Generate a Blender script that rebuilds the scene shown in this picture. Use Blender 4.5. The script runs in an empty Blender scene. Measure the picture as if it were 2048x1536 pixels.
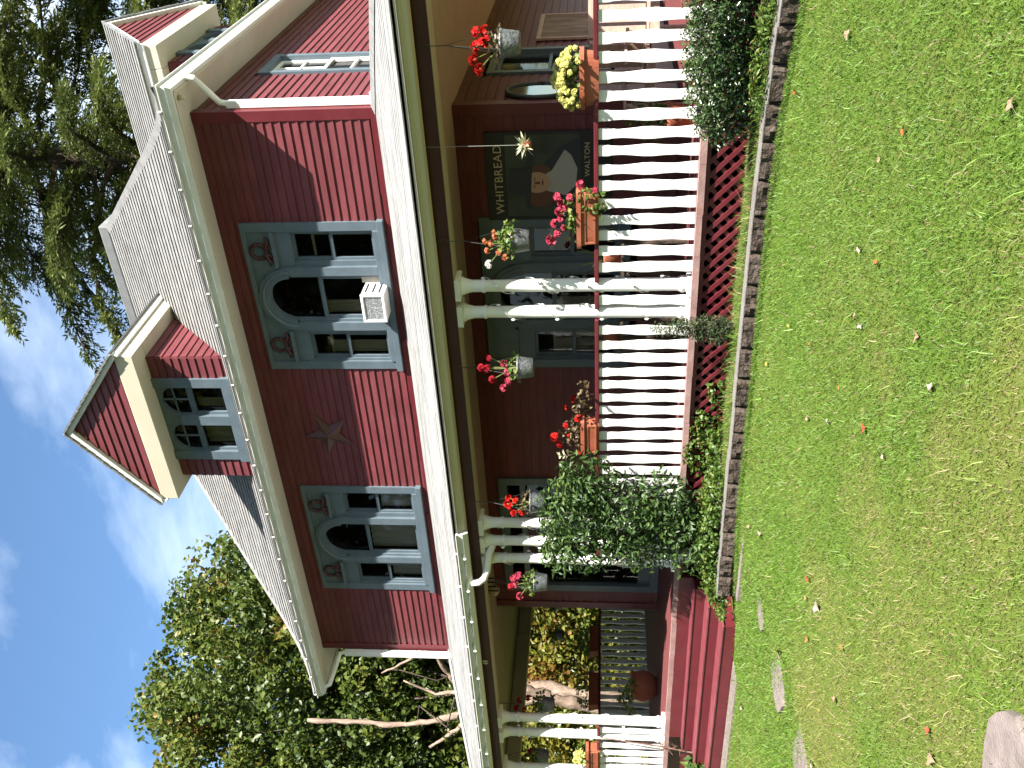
import bpy, math, random
import numpy as np
from mathutils import Matrix, Vector
R = math.radians
random.seed(7); rng = np.random.default_rng(7)
S = bpy.context.scene
COL = S.collection

# ------------------------------------------------------------------ camera
F_PX = 1880.0
PITCH = math.atan(181 / F_PX); YAW = R(55.7)
d0 = Vector((-math.cos(YAW), math.sin(YAW), 0)); rt = Vector((math.sin(YAW), math.cos(YAW), 0)); zz = Vector((0, 0, 1))
fw = d0 * math.cos(PITCH) + zz * math.sin(PITCH); up = -d0 * math.sin(PITCH) + zz * math.cos(PITCH)
CAM = Vector((0, -7.97, 1.63))
cd = bpy.data.cameras.new('camera'); co = bpy.data.objects.new('camera', cd); COL.objects.link(co)
cd.sensor_fit = 'HORIZONTAL'; cd.sensor_width = 36; cd.lens = 36 * F_PX / 2048; cd.clip_end = 2000; cd.clip_start = .05
ax, ay, az = -up, rt, -fw                      # the phone was held on its side: scene-up points to the left of the picture
co.matrix_world = Matrix(((ax.x, ay.x, az.x, CAM.x), (ax.y, ay.y, az.y, CAM.y), (ax.z, ay.z, az.z, CAM.z), (0, 0, 0, 1)))
S.camera = co

# ------------------------------------------------------------------ sky, sun, exposure
SUN = Vector((1.0, -0.45, 1.02)).normalized()
SUN_STRENGTH = 5.0; SKY_STRENGTH = 0.05; EXPOSURE = 2.1
w = bpy.data.worlds.new('World'); S.world = w; w.use_nodes = True
nt = w.node_tree; nt.nodes.clear()
sky = nt.nodes.new('ShaderNodeTexSky'); sky.sky_type = 'NISHITA'; sky.sun_disc = False
sky.sun_elevation = math.asin(SUN.z); sky.sun_rotation = math.atan2(SUN.x, SUN.y)
sky.air_density = 1.0; sky.dust_density = 0.3; sky.ozone_density = 1.3
tc = nt.nodes.new('ShaderNodeTexCoord')
mp = nt.nodes.new('ShaderNodeMapping'); mp.inputs['Rotation'].default_value = (R(20), R(-12), R(35)); mp.inputs['Scale'].default_value = (.8, 3.6, 4.2)
nz = nt.nodes.new('ShaderNodeTexNoise'); nz.inputs['Scale'].default_value = 1.25; nz.inputs['Detail'].default_value = 7; nz.inputs['Roughness'].default_value = .55; nz.inputs['Distortion'].default_value = .35
rp = nt.nodes.new('ShaderNodeValToRGB'); rp.color_ramp.elements[0].position = .44; rp.color_ramp.elements[1].position = .80
rp.color_ramp.elements[0].color = (.03, .03, .03, 1); rp.color_ramp.elements[1].color = (.75, .75, .75, 1)
mx = nt.nodes.new('ShaderNodeMixRGB'); mx.inputs['Color2'].default_value = (10.0, 11.0, 12.0, 1)
bg = nt.nodes.new('ShaderNodeBackground'); bg.inputs['Strength'].default_value = SKY_STRENGTH
wo = nt.nodes.new('ShaderNodeOutputWorld')
L = nt.links.new
L(tc.outputs['Generated'], mp.inputs['Vector']); L(mp.outputs[0], nz.inputs['Vector']); L(nz.outputs['Fac'], rp.inputs[0])
L(rp.outputs[0], mx.inputs['Fac']); hs = nt.nodes.new('ShaderNodeHueSaturation'); hs.inputs['Saturation'].default_value = 1.22; hs.inputs['Value'].default_value = 1.08; L(sky.outputs[0], hs.inputs['Color']); L(hs.outputs[0], mx.inputs['Color1']); L(mx.outputs[0], bg.inputs[0]); L(bg.outputs[0], wo.inputs[0])
sl = bpy.data.lights.new('sun', 'SUN'); sl.energy = SUN_STRENGTH; sl.angle = R(.55); sl.color = (1, .955, .88)
so = bpy.data.objects.new('sun', sl); COL.objects.link(so)
so.rotation_euler = SUN.to_track_quat('Z', 'Y').to_euler(); so.location = (10, -10, 20)
S.view_settings.view_transform = 'Standard'; S.view_settings.look = 'None'; S.view_settings.gamma = 1
S.view_settings.exposure = EXPOSURE; S.view_settings.use_curve_mapping = False

# ------------------------------------------------------------------ helpers
W = {}
def put(o, parent=None, mat4=None):
    COL.objects.link(o)
    m = mat4 if mat4 is not None else Matrix.Identity(4)
    o.matrix_basis = m
    W[o.name] = m.copy()
    if parent is not None:
        o.parent = parent; o.matrix_parent_inverse = W[parent.name].inverted()
    return o
def tag(o, label=None, cat=None, group=None, kind=None):
    for k, v in (('label', label), ('category', cat), ('group', group), ('kind', kind)):
        if v: o[k] = v
    return o
def empty(name, loc, label, cat, group=None):
    o = bpy.data.objects.new(name, None); o.empty_display_size = .2
    put(o, None, Matrix.Translation(loc)); return tag(o, label, cat, group)
def inst(name, me, parent, mat4): return put(bpy.data.objects.new(name, me), parent, mat4)
def T(x, y, z): return Matrix.Translation((x, y, z))
def RZ(a): return Matrix.Rotation(a, 4, 'Z')

class MB:
    def __init__(s): s.v = []; s.f = []
    def add(s, vs, fs):
        n = len(s.v); s.v += [tuple(p) for p in vs]; s.f += [tuple(i + n for i in q) for q in fs]; return s
    def box(s, x0, x1, y0, y1, z0, z1):
        vs = [(x, y, z) for z in (z0, z1) for y in (y0, y1) for x in (x0, x1)]
        return s.add(vs, [(0, 2, 3, 1), (4, 5, 7, 6), (0, 1, 5, 4), (2, 6, 7, 3), (0, 4, 6, 2), (1, 3, 7, 5)])
    def bar(s, a, b, wd, th, upv=(0, 0, 1)):
        a = Vector(a); b = Vector(b); d = (b - a).normalized(); u = Vector(upv)
        r_ = d.cross(u)
        if r_.length < 1e-4: r_ = d.cross(Vector((1, 0, 0)))
        r_.normalize(); u = r_.cross(d)
        vs = [p + r_ * i * wd / 2 + u * j * th / 2 for p in (a, b) for i, j in ((-1, -1), (1, -1), (1, 1), (-1, 1))]
        return s.add(vs, [(0, 1, 2, 3), (7, 6, 5, 4), (0, 4, 5, 1), (1, 5, 6, 2), (2, 6, 7, 3), (3, 7, 4, 0)])
    def prism(s, pts, y0, y1):                      # polygon in x,z extruded along y
        n = len(pts)
        vs = [(x, y0, z) for x, z in pts] + [(x, y1, z) for x, z in pts]
        fs = [tuple(range(n)), tuple(range(2 * n - 1, n - 1, -1))] + [(i, i + n, (i + 1) % n + n, (i + 1) % n) for i in range(n)]
        return s.add(vs, fs)
    def prism_x(s, pts, x0, x1):                    # polygon in y,z extruded along x
        n = len(pts)
        vs = [(x0, y, z) for y, z in pts] + [(x1, y, z) for y, z in pts]
        fs = [tuple(range(n)), tuple(range(2 * n - 1, n - 1, -1))] + [(i, i + n, (i + 1) % n + n, (i + 1) % n) for i in range(n)]
        return s.add(vs, fs)
    def lathe(s, prof, c=(0, 0, 0), n=16, sx=1, sy=1):
        vs = []; fs = []
        for r_, z in prof:
            for i in range(n):
                a = 2 * math.pi * i / n; vs.append((c[0] + r_ * sx * math.cos(a), c[1] + r_ * sy * math.sin(a), c[2] + z))
        for j in range(len(prof) - 1):
            for i in range(n):
                a = j * n + i; b = j * n + (i + 1) % n; fs.append((a, b, b + n, a + n))
        fs.append(tuple(range(n - 1, -1, -1))); m = (len(prof) - 1) * n; fs.append(tuple(range(m, m + n)))
        return s.add(vs, fs)
    def tube(s, pts, rad, n=8):
        pts = [Vector(p) for p in pts]; rad = rad if hasattr(rad, '__len__') else [rad] * len(pts)
        vs = []; fs = []; ref = Vector((.13, .31, .94))
        for i, p in enumerate(pts):
            t = (pts[min(i + 1, len(pts) - 1)] - pts[max(i - 1, 0)]).normalized()
            if abs(t.dot(ref)) > .95: ref = Vector((.9, .2, .1))
            a = t.cross(ref).normalized(); b = t.cross(a)
            for k in range(n):
                q = 2 * math.pi * k / n; vs.append(p + (a * math.cos(q) + b * math.sin(q)) * rad[i])
        for i in range(len(pts) - 1):
            for k in range(n):
                a = i * n + k; b = i * n + (k + 1) % n; fs.append((a, b, b + n, a + n))
        fs.append(tuple(range(n - 1, -1, -1))); m = (len(pts) - 1) * n; fs.append(tuple(range(m, m + n)))
        return s.add(vs, fs)
    def mesh(s, name, mat, smooth=False):
        me = bpy.data.meshes.new(name); me.from_pydata(s.v, [], s.f)
        if mat: me.materials.append(M[mat] if isinstance(mat, str) else mat)
        if smooth:
            me.polygons.foreach_set('use_smooth', [True] * len(me.polygons))
        me.update(); return me
    def build(s, name, mat, parent=None, mat4=None, smooth=False, bevel=0):
        o = put(bpy.data.objects.new(name, s.mesh(name, mat, smooth)), parent, mat4)
        if bevel:
            b = o.modifiers.new('bevel', 'BEVEL'); b.width = bevel; b.segments = 2; b.limit_method = 'ANGLE'
        return o

def np_mesh(name, verts, tris, mat, attrs=None, smooth=False):
    me = bpy.data.meshes.new(name)
    nv, nf = len(verts), len(tris); k = tris.shape[1]
    me.vertices.add(nv); me.vertices.foreach_set('co', np.ascontiguousarray(verts, np.float32).ravel())
    me.loops.add(nf * k); me.loops.foreach_set('vertex_index', np.ascontiguousarray(tris, np.int32).ravel())
    me.polygons.add(nf); me.polygons.foreach_set('loop_start', np.arange(0, nf * k, k, dtype=np.int32))
    try: me.polygons.foreach_set('loop_total', np.full(nf, k, np.int32))
    except Exception: pass
    if smooth: me.polygons.foreach_set('use_smooth', np.ones(nf, bool))
    for an, arr in (attrs or {}).items():
        if arr.ndim == 1:
            a = me.attributes.new(an, 'FLOAT', 'POINT'); a.data.foreach_set('value', arr.astype(np.float32))
        else:
            a = me.attributes.new(an, 'FLOAT_COLOR', 'POINT'); a.data.foreach_set('color', np.ascontiguousarray(arr, np.float32).ravel())
    me.update(calc_edges=True); me.validate()
    me.materials.append(M[mat] if isinstance(mat, str) else mat)
    return me

def vnoise(x, y, seed=0):
    xi = np.floor(x).astype(np.int64); yi = np.floor(y).astype(np.int64); fx = x - xi; fy = y - yi
    fx = fx * fx * (3 - 2 * fx); fy = fy * fy * (3 - 2 * fy)
    def h(a, b):
        n = (a * 374761393 + b * 668265263 + seed * 982451653) & 0x7fffffff
        n = ((n ^ (n >> 13)) * 1274126177) & 0x7fffffff
        return ((n ^ (n >> 16)) & 0xffff) / 65535.0
    return (h(xi, yi) * (1 - fx) + h(xi + 1, yi) * fx) * (1 - fy) + (h(xi, yi + 1) * (1 - fx) + h(xi + 1, yi + 1) * fx) * fy

# ------------------------------------------------------------------ materials
M = {}
ALB = {'white_paint': .9, 'cream': .86, 'ceiling_paint': .78, 'gutter_white': .8, 'ac_white': .9, 'sign_ground': .5, 'soil': 1}   # overall paint strengths
def nodes(name):
    m = bpy.data.materials.new(name); m.use_nodes = True; n = m.node_tree; n.nodes.clear()
    o = n.nodes.new('ShaderNodeOutputMaterial'); M[name] = m
    return m, n, o
def surf(name, col, rough=.55, var=.12, scale=6, bump=.0, bscale=60, stretch=(1, 1, 1), dirt=None, dirt_amt=.5, dirt_scale=1.6, spec=.4, obj_var=.0, metal=0):
    f_ = ALB.get(name, .66); col = tuple(q * f_ for q in col); dirt = tuple(q * f_ for q in dirt) if dirt else None
    m, n, o = nodes(name)
    p = n.nodes.new('ShaderNodeBsdfPrincipled'); p.inputs['Roughness'].default_value = rough
    p.inputs['Specular IOR Level'].default_value = spec; p.inputs['Metallic'].default_value = metal
    t = n.nodes.new('ShaderNodeTexCoord'); g = n.nodes.new('ShaderNodeNewGeometry'); mpn = n.nodes.new('ShaderNodeMapping'); mpn.inputs['Scale'].default_value = stretch
    n.links.new(g.outputs['Position'], mpn.inputs[0])
    a = n.nodes.new('ShaderNodeTexNoise'); a.inputs['Scale'].default_value = scale; a.inputs['Detail'].default_value = 6; n.links.new(mpn.outputs[0], a.inputs[0])
    hsv = n.nodes.new('ShaderNodeHueSaturation'); hsv.inputs['Color'].default_value = (*col, 1)
    mr = n.nodes.new('ShaderNodeMapRange'); mr.inputs['From Min'].default_value = .3; mr.inputs['From Max'].default_value = .7; mr.inputs['To Min'].default_value = 1 - var; mr.inputs['To Max'].default_value = 1 + var
    n.links.new(a.outputs['Fac'], mr.inputs[0])
    last = mr.outputs[0]
    if obj_var:
        oi = n.nodes.new('ShaderNodeObjectInfo'); m2 = n.nodes.new('ShaderNodeMapRange'); m2.inputs['To Min'].default_value = 1 - obj_var; m2.inputs['To Max'].default_value = 1 + obj_var
        n.links.new(oi.outputs['Random'], m2.inputs[0]); mm = n.nodes.new('ShaderNodeMath'); mm.operation = 'MULTIPLY'
        n.links.new(last, mm.inputs[0]); n.links.new(m2.outputs[0], mm.inputs[1]); last = mm.outputs[0]
    n.links.new(last, hsv.inputs['Value'])
    c = hsv.outputs[0]
    if dirt:
        b = n.nodes.new('ShaderNodeTexNoise'); b.inputs['Scale'].default_value = dirt_scale; b.inputs['Detail'].default_value = 8; b.inputs['Roughness'].default_value = .65; n.links.new(mpn.outputs[0], b.inputs[0])
        rr = n.nodes.new('ShaderNodeMapRange'); rr.inputs['From Min'].default_value = .45; rr.inputs['From Max'].default_value = .75; rr.inputs['To Max'].default_value = dirt_amt
        n.links.new(b.outputs['Fac'], rr.inputs[0]); mi = n.nodes.new('ShaderNodeMixRGB'); mi.inputs['Color2'].default_value = (*dirt, 1)
        n.links.new(rr.outputs[0], mi.inputs['Fac']); n.links.new(c, mi.inputs['Color1']); c = mi.outputs[0]
    n.links.new(c, p.inputs['Base Color'])
    if bump:
        b = n.nodes.new('ShaderNodeTexNoise'); b.inputs['Scale'].default_value = bscale; b.inputs['Detail'].default_value = 5; n.links.new(mpn.outputs[0], b.inputs[0])
        bp = n.nodes.new('ShaderNodeBump'); bp.inputs['Strength'].default_value = bump; bp.inputs['Distance'].default_value = .02
        n.links.new(b.outputs['Fac'], bp.inputs['Height']); n.links.new(bp.outputs[0], p.inputs['Normal'])
    n.links.new(p.outputs[0], o.inputs[0]); return m
def leafmat(name, ramp, trans=.35, rough=.45, spec=.4):
    m, n, o = nodes(name)
    at = n.nodes.new('ShaderNodeAttribute'); at.attribute_name = 'rnd'
    cr = n.nodes.new('ShaderNodeValToRGB'); el = cr.color_ramp.elements
    for i, (pos, c) in enumerate(ramp):
        e = el[i] if i < 2 else el.new(pos)
        e.position = pos; e.color = (*[q * .68 for q in c], 1)
    n.links.new(at.outputs['Fac'], cr.inputs[0])
    p = n.nodes.new('ShaderNodeBsdfPrincipled'); p.inputs['Roughness'].default_value = rough; p.inputs['Specular IOR Level'].default_value = spec
    tr = n.nodes.new('ShaderNodeBsdfTranslucent'); mi = n.nodes.new('ShaderNodeMixShader'); mi.inputs[0].default_value = trans
    n.links.new(cr.outputs[0], p.inputs['Base Color']); n.links.new(cr.outputs[0], tr.inputs[0])
    n.links.new(p.outputs[0], mi.inputs[1]); n.links.new(tr.outputs[0], mi.inputs[2]); n.links.new(mi.outputs[0], o.inputs[0]); return m
def plain(name, col, rough=.5, spec=.4, metal=0):
    m, n, o = nodes(name); p = n.nodes.new('ShaderNodeBsdfPrincipled')
    p.inputs['Base Color'].default_value = (*col, 1); p.inputs['Roughness'].default_value = rough; p.inputs['Specular IOR Level'].default_value = spec; p.inputs['Metallic'].default_value = metal
    n.links.new(p.outputs[0], o.inputs[0]); return m

MAROON = (.160, .034, .040)
surf('siding', MAROON, .5, .14, 3, .12, 90, (1, 1, 4), dirt=(.30, .12, .12), dirt_amt=.22, dirt_scale=2.5, obj_var=.10)
surf('maroon_trim', (.140, .017, .024), .45, .1, 5, .08, 60, dirt=(.25, .08, .085), dirt_amt=.15, dirt_scale=4)
surf('dark_maroon', (.060, .014, .017), .5, .1, 5, .05, 60)
surf('tread_paint', (.20, .04, .05), .5, .15, 8, .08, 60, dirt=(.30, .12, .12), dirt_amt=.4, dirt_scale=6)
surf('slate_trim', (.110, .148, .178), .5, .08, 6, .06, 70, dirt=(.22, .26, .29), dirt_amt=.25, dirt_scale=5)
surf('cream', (.50, .46, .36), .6, .07, 3, .05, 40, dirt=(.42, .38, .26), dirt_amt=.45, dirt_scale=1.5)
surf('white_paint', (.70, .69, .665), .5, .05, 5, .05, 40, dirt=(.62, .60, .53), dirt_amt=.4, dirt_scale=3, obj_var=.03)
surf('gutter_white', (.66, .66, .63), .4, .06, 4, 0, dirt=(.42, .41, .36), dirt_amt=.4, dirt_scale=3)
surf('deck_edge', (.40, .25, .23), .6, .2, 6, .15, 40, dirt=(.25, .10, .09), dirt_amt=.6, dirt_scale=5)
surf('deck_boards', (.18, .05, .05), .55, .2, 4, .1, 40, (1, 8, 1))
surf('shingle', (.30, .295, .285), .9, .2, 7, .5, 90, (1, 1.6, 1.6), dirt=(.17, .17, .165), dirt_amt=.45, dirt_scale=5, spec=.15)
surf('shingle_porch', (.335, .332, .322), .9, .25, 9, .25, 60, (.7, 4, 4), dirt=(.10, .10, .098), dirt_amt=.65, dirt_scale=7, spec=.15)
surf('ridge_metal', (.22, .225, .23), .6, .15, 5)
surf('terracotta', (.36, .095, .045), .75, .14, 9, .08, 60, dirt=(.52, .25, .17), dirt_amt=.3, dirt_scale=6)
surf('pot_metal', (.17, .18, .19), .45, .4, 28, .5, 45, dirt=(.08, .09, .1), dirt_amt=.7, dirt_scale=22, metal=.35)
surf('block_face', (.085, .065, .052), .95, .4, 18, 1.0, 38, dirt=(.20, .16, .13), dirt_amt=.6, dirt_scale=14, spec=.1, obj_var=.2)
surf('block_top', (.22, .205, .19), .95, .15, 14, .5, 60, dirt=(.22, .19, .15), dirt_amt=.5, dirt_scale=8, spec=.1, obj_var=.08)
surf('paver', (.25, .205, .19), .95, .2, 12, .5, 90, dirt=(.17, .13, .10), dirt_amt=.5, dirt_scale=9, spec=.1)
surf('soil', (.09, .065, .045), 1, .4, 9, 1, 30, dirt=(.05, .08, .02), dirt_amt=.7, dirt_scale=4, spec=.05)
surf('bark', (.34, .25, .195), .95, .35, 6, 1, 14, (2, 2, .6), dirt=(.12, .09, .07), dirt_amt=.6, dirt_scale=4, spec=.1)
surf('bark_dark', (.10, .075, .06), .95, .35, 6, 1, 14, (2, 2, .6), spec=.1)
surf('twig', (.20, .11, .085), .9, .3, 12, .3, 60, spec=.1)
surf('wood_chair', (.52, .34, .27), .6, .2, 6, .15, 40, (1, 1, 5))
surf('ac_white', (.72, .72, .70), .4, .05, 8)
surf('ac_fin', (.40, .41, .42), .45, .4, 26, .8, 60, metal=.5)
surf('copper_star', (.11, .05, .05), .4, .2, 6, metal=.35)
surf('sign_black', (.012, .012, .012), .5, .2, 6)
surf('sign_ground', (.085, .10, .075), .7, .35, 3)
plain('sign_gold', (.42, .34, .20), .5); plain('sign_skin', (.36, .22, .14), .6); plain('sign_collar', (.30, .29, .26), .6); plain('sign_hair', (.09, .035, .02), .6); plain('sign_coat', (.02, .022, .03), .6)
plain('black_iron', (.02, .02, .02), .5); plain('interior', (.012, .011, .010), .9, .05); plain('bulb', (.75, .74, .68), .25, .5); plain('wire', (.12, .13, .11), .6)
plain('brass', (.45, .34, .15), .35, .5, .7); plain('globe', (.30, .24, .18), .3, .5)
surf('curtain', (.50, .46, .40), .9, .1, 4, .2, 20, (8, 8, .4), spec=.1)
surf('curtain_violet', (.66, .65, .80), .9, .15, 4, .2, 20, (8, 8, .4), spec=.1)
surf('ceiling_paint', (.50, .41, .26), .6, .08, 3, .06, 40)
# window glass
m, n, o = nodes('glass'); gl = n.nodes.new('ShaderNodeBsdfGlossy'); gl.inputs['Roughness'].default_value = .02; tr = n.nodes.new('ShaderNodeBsdfTransparent'); tr.inputs[0].default_value = (.82, .84, .84, 1)
fr = n.nodes.new('ShaderNodeFresnel'); fr.inputs[0].default_value = 1.5; mi = n.nodes.new('ShaderNodeMixShader')
n.links.new(fr.outputs[0], mi.inputs[0]); n.links.new(tr.outputs[0], mi.inputs[1]); n.links.new(gl.outputs[0], mi.inputs[2]); n.links.new(mi.outputs[0], o.inputs[0])
# lawn soil sheet and grass blades
m, n, o = nodes('lawn'); p = n.nodes.new('ShaderNodeBsdfPrincipled'); p.inputs['Roughness'].default_value = 1; p.inputs['Specular IOR Level'].default_value = .05
g = n.nodes.new('ShaderNodeNewGeometry'); a = n.nodes.new('ShaderNodeTexNoise'); a.inputs['Scale'].default_value = .9; a.inputs['Detail'].default_value = 9; a.inputs['Roughness'].default_value = .7
cr = n.nodes.new('ShaderNodeValToRGB'); cr.color_ramp.elements[0].position = .35; cr.color_ramp.elements[0].color = (.058, .100, .014, 1); cr.color_ramp.elements[1].position = .68; cr.color_ramp.elements[1].color = (.09, .10, .025, 1)
n.links.new(g.outputs['Position'], a.inputs[0]); n.links.new(a.outputs['Fac'], cr.inputs[0]); n.links.new(cr.outputs[0], p.inputs['Base Color']); n.links.new(p.outputs[0], o.inputs[0])
m, n, o = nodes('grass'); at = n.nodes.new('ShaderNodeAttribute'); at.attribute_name = 'col'
p = n.nodes.new('ShaderNodeBsdfPrincipled'); p.inputs['Roughness'].default_value = .5; p.inputs['Specular IOR Level'].default_value = .3; tr = n.nodes.new('ShaderNodeBsdfTranslucent'); mi = n.nodes.new('ShaderNodeMixShader'); mi.inputs[0].default_value = .35
n.links.new(at.outputs['Color'], p.inputs['Base Color']); n.links.new(at.outputs['Color'], tr.inputs[0]); n.links.new(p.outputs[0], mi.inputs[1]); n.links.new(tr.outputs[0], mi.inputs[2]); n.links.new(mi.outputs[0], o.inputs[0])
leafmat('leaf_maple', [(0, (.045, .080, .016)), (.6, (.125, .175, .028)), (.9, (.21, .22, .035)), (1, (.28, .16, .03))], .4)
leafmat('leaf_hemlock', [(0, (.055, .080, .022)), (.6, (.145, .185, .042)), (1, (.24, .26, .07))], .25, .55)
leafmat('leaf_garden', [(0, (.10, .15, .025)), (.5, (.22, .24, .035)), (.8, (.26, .21, .035)), (1, (.28, .14, .03))], .45)
leafmat('leaf_box', [(0, (.018, .045, .012)), (.6, (.05, .095, .024)), (1, (.12, .17, .045))], .2, .28, .6)
leafmat('leaf_bush', [(0, (.030, .070, .016)), (.6, (.07, .13, .03)), (1, (.14, .21, .04))], .3, .45, .4)
leafmat('leaf_juniper', [(0, (.025, .05, .015)), (.7, (.06, .095, .03)), (1, (.13, .12, .05))], .2, .6)
leafmat('leaf_bed', [(0, (.05, .11, .015)), (.6, (.12, .21, .03)), (.9, (.20, .25, .05)), (1, (.25, .18, .05))], .4)
leafmat('leaf_pot', [(0, (.07, .14, .025)), (.6, (.16, .25, .05)), (1, (.30, .30, .09))], .35)
leafmat('leaf_bronze', [(0, (.07, .055, .03)), (.6, (.16, .11, .06)), (1, (.24, .19, .10))], .25)
leafmat('leaf_spiky', [(0, (.08, .13, .05)), (1, (.22, .29, .13))], .3)
for nm, c in (('petal_red', (.62, .012, .010)), ('petal_pink', (.62, .07, .13)), ('petal_yellow', (1.0, .90, .30)), ('petal_crimson', (.42, .012, .03)), ('petal_orange', (.65, .22, .10)), ('petal_white', (.8, .78, .74)), ('petal_cream', (.68, .68, .45))):
    leafmat(nm, [(0, tuple(x * .75 for x in c)), (1, tuple(min(1, x * 1.15) for x in c))], .35, .6, .2)

# ------------------------------------------------------------------ ground
def lawn_z(X, Y):
    X = np.asarray(X, float); Y = np.asarray(Y, float)
    xx = np.clip((X + 8.5) / 2.5, 0, 1); z0 = .18 + .15 * xx * xx * (3 - 2 * xx)
    t = np.clip((-1.1 - Y) / 5, 0, 1)
    z = z0 * (1 - t) + .03 * t
    return z + .02 * (vnoise(X * .8 + 50, Y * .8 + 50, 3) - .5)
gx = np.unique(np.concatenate([np.linspace(-300, -24, 12), np.linspace(-24, 8, 108), np.linspace(8, 300, 12)]))
gy = np.unique(np.concatenate([np.linspace(-300, -12, 12), np.linspace(-12, 6, 73), np.linspace(6, 300, 14)]))
GX, GY = np.meshgrid(gx, gy); gv = np.stack([GX.ravel(), GY.ravel(), lawn_z(GX.ravel(), GY.ravel())], 1)
nx, ny = len(gx), len(gy); ii = (np.arange(ny - 1)[:, None] * nx + np.arange(nx - 1)[None]).ravel()
lawn = put(bpy.data.objects.new('lawn', np_mesh('lawn', gv, np.stack([ii, ii + 1, ii + nx + 1, ii + nx], 1), 'lawn', smooth=True))); tag(lawn, kind='structure')

def wall_y(X):                                     # front line of the retaining wall
    return np.interp(X, [-7.4, -4, -3, -2.2, -1.4, 0.5], [-1.02, -1.0, -1.02, -1.12, -1.30, -1.75])
bx = np.linspace(-7.6, 0.4, 60); bt = np.linspace(0, 1, 8); BV = []
for t in bt:
    for x in bx:
        y0 = float(wall_y(x)) + .12; BV.append((x, y0 + (.9 - y0) * t, .425 - .05 * max(0, (x + 1.9) / 2.3) - .05 * t + .012 * math.sin(x * 5 + t * 9) * t + (-.22 * max(0, (-6.9 - x) / .7))))
BV = np.array(BV); n0 = len(bx); ii = (np.arange(7)[:, None] * n0 + np.arange(n0 - 1)[None]).ravel()
bed = put(bpy.data.objects.new('garden_bed', np_mesh('garden_bed', BV, np.stack([ii, ii + 1, ii + n0 + 1, ii + n0], 1), 'soil', smooth=True))); tag(bed, kind='structure')
def bed_z(x): return .42 - .05 * max(0, (x + 1.9) / 2.3)

# ------------------------------------------------------------------ the house
XR, XL, WY = -3.25, -12.2, 2.2
XLG = -11.1                                       # ground-floor left corner
DZ, CZ = .80, 3.28                                # deck and porch ceiling
house = empty('house', (-7.7, 2.2, 0), 'maroon clapboard house with slate blue window trim and a white wraparound porch', 'house')

def segs(a, b, holes):
    out = []; cur = a
    for h0, h1 in sorted(holes):
        if h1 <= a or h0 >= b: continue
        if h0 > cur: out.append((cur, min(h0, b)))
        cur = max(cur, h1)
    if cur < b: out.append((cur, b))
    return out
unit_board = MB().prism_x([(-.024, 0), (-.004, 1.10), (0, 1.10), (0, 0)], 0, 1).mesh('clapboard', 'siding')
def clapwall(name, Mx, a, b, z0, z1, e, openings):
    """Mx: local x along the wall, local -y outwards. openings: (x0,x1,z0,z1)."""
    core = MB(); zs = sorted({z0, z1, *[o_[2] for o_ in openings], *[o_[3] for o_ in openings]}); zs = [q for q in zs if z0 <= q <= z1]
    for q0, q1 in zip(zs, zs[1:]):
        for s0, s1 in segs(a, b, [(o_[0], o_[1]) for o_ in openings if o_[2] < (q0 + q1) / 2 < o_[3]]): core.box(s0, s1, .004, .09, q0, q1)
    wobj = core.build(name, 'maroon_trim', house, Mx)
    nrow = round((z1 - z0) / e); e = (z1 - z0) / nrow
    for r_ in range(nrow):
        z = z0 + r_ * e
        for s0, s1 in segs(a, b, [(o_[0], o_[1]) for o_ in openings if o_[2] < z + e * .98 and o_[3] > z + e * .02]):
            ln = s1 - s0; cuts = [s0]
            if ln > 4.5: cuts.append(s0 + ln * random.uniform(.3, .7))
            cuts.append(s1)
            for c0, c1 in zip(cuts, cuts[1:]):
                h = e if r_ < nrow - 1 else e / 1.10
                j = random.uniform(-.0015, .0015)
                inst('clapboard', unit_board, wobj, Mx @ T(c0 + .001, j, z) @ Matrix.Diagonal((c1 - c0 - .002, 1, h, 1)))
    return wobj
MF = T(0, WY, 0)                                  # front wall: local x = X
MS = T(XR, 0, 0) @ RZ(R(90))                      # right wall: local x = Y, outwards = +X
ML = T(XL, 0, 0) @ RZ(R(-90))                     # left wall: local x = -Y, outwards = -X
TW = 2.09
win_front = [(-5.62, 4.22), (-9.75, 4.22)]
op_up = [(c - TW / 2 + .03, c + TW / 2 - .03, z + .03, z + 1.74) for c, z in win_front]
clapwall('front_wall', MF, XL + .10, XR - .10, 4.12, 6.27, .1035, op_up)
op_side = [(3.62, 4.48, 4.45, 5.93)]
clapwall('side_wall', MS, WY + .10, 10.0, 3.9, 6.27, .1035, op_side)
op_low = [(-6.58, -4.62, 1.22, 3.10), (-10.74, -8.52, .80, 3.10)]
clapwall('ground_floor_wall', MF, XLG, XR - .10, DZ, CZ, .1127, op_low)
# shaded walls that the picture hardly shows: boards joined
def joined_wall(name, Mx, a, b, z0, z1, e, openings=()):
    mb = MB(); nrow = round((z1 - z0) / e); e = (z1 - z0) / nrow
    for r_ in range(nrow):
        z = z0 + r_ * e
        for s0, s1 in segs(a, b, [(o_[0], o_[1]) for o_ in openings if o_[2] < z + e * .5 < o_[3]]):
            mb.prism_x([(-.024, z), (-.004, z + e * 1.08), (.06, z + e * 1.08), (.06, z)], s0, s1)
    return tag(mb.build(name, 'siding', house, Mx), kind='stuff')
joined_wall('ground_side_boards', MS, WY + .10, 10.0, DZ, CZ, .1127, [(3.28, 4.40, 1.5, 3.0)])
joined_wall('left_wall_boards', ML, -10, -WY - .1, 3.9, 6.27, .1035)
joined_wall('ground_left_boards', T(XLG, 0, 0) @ RZ(R(-90)), -10, -WY, DZ, CZ, .1127)
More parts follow.
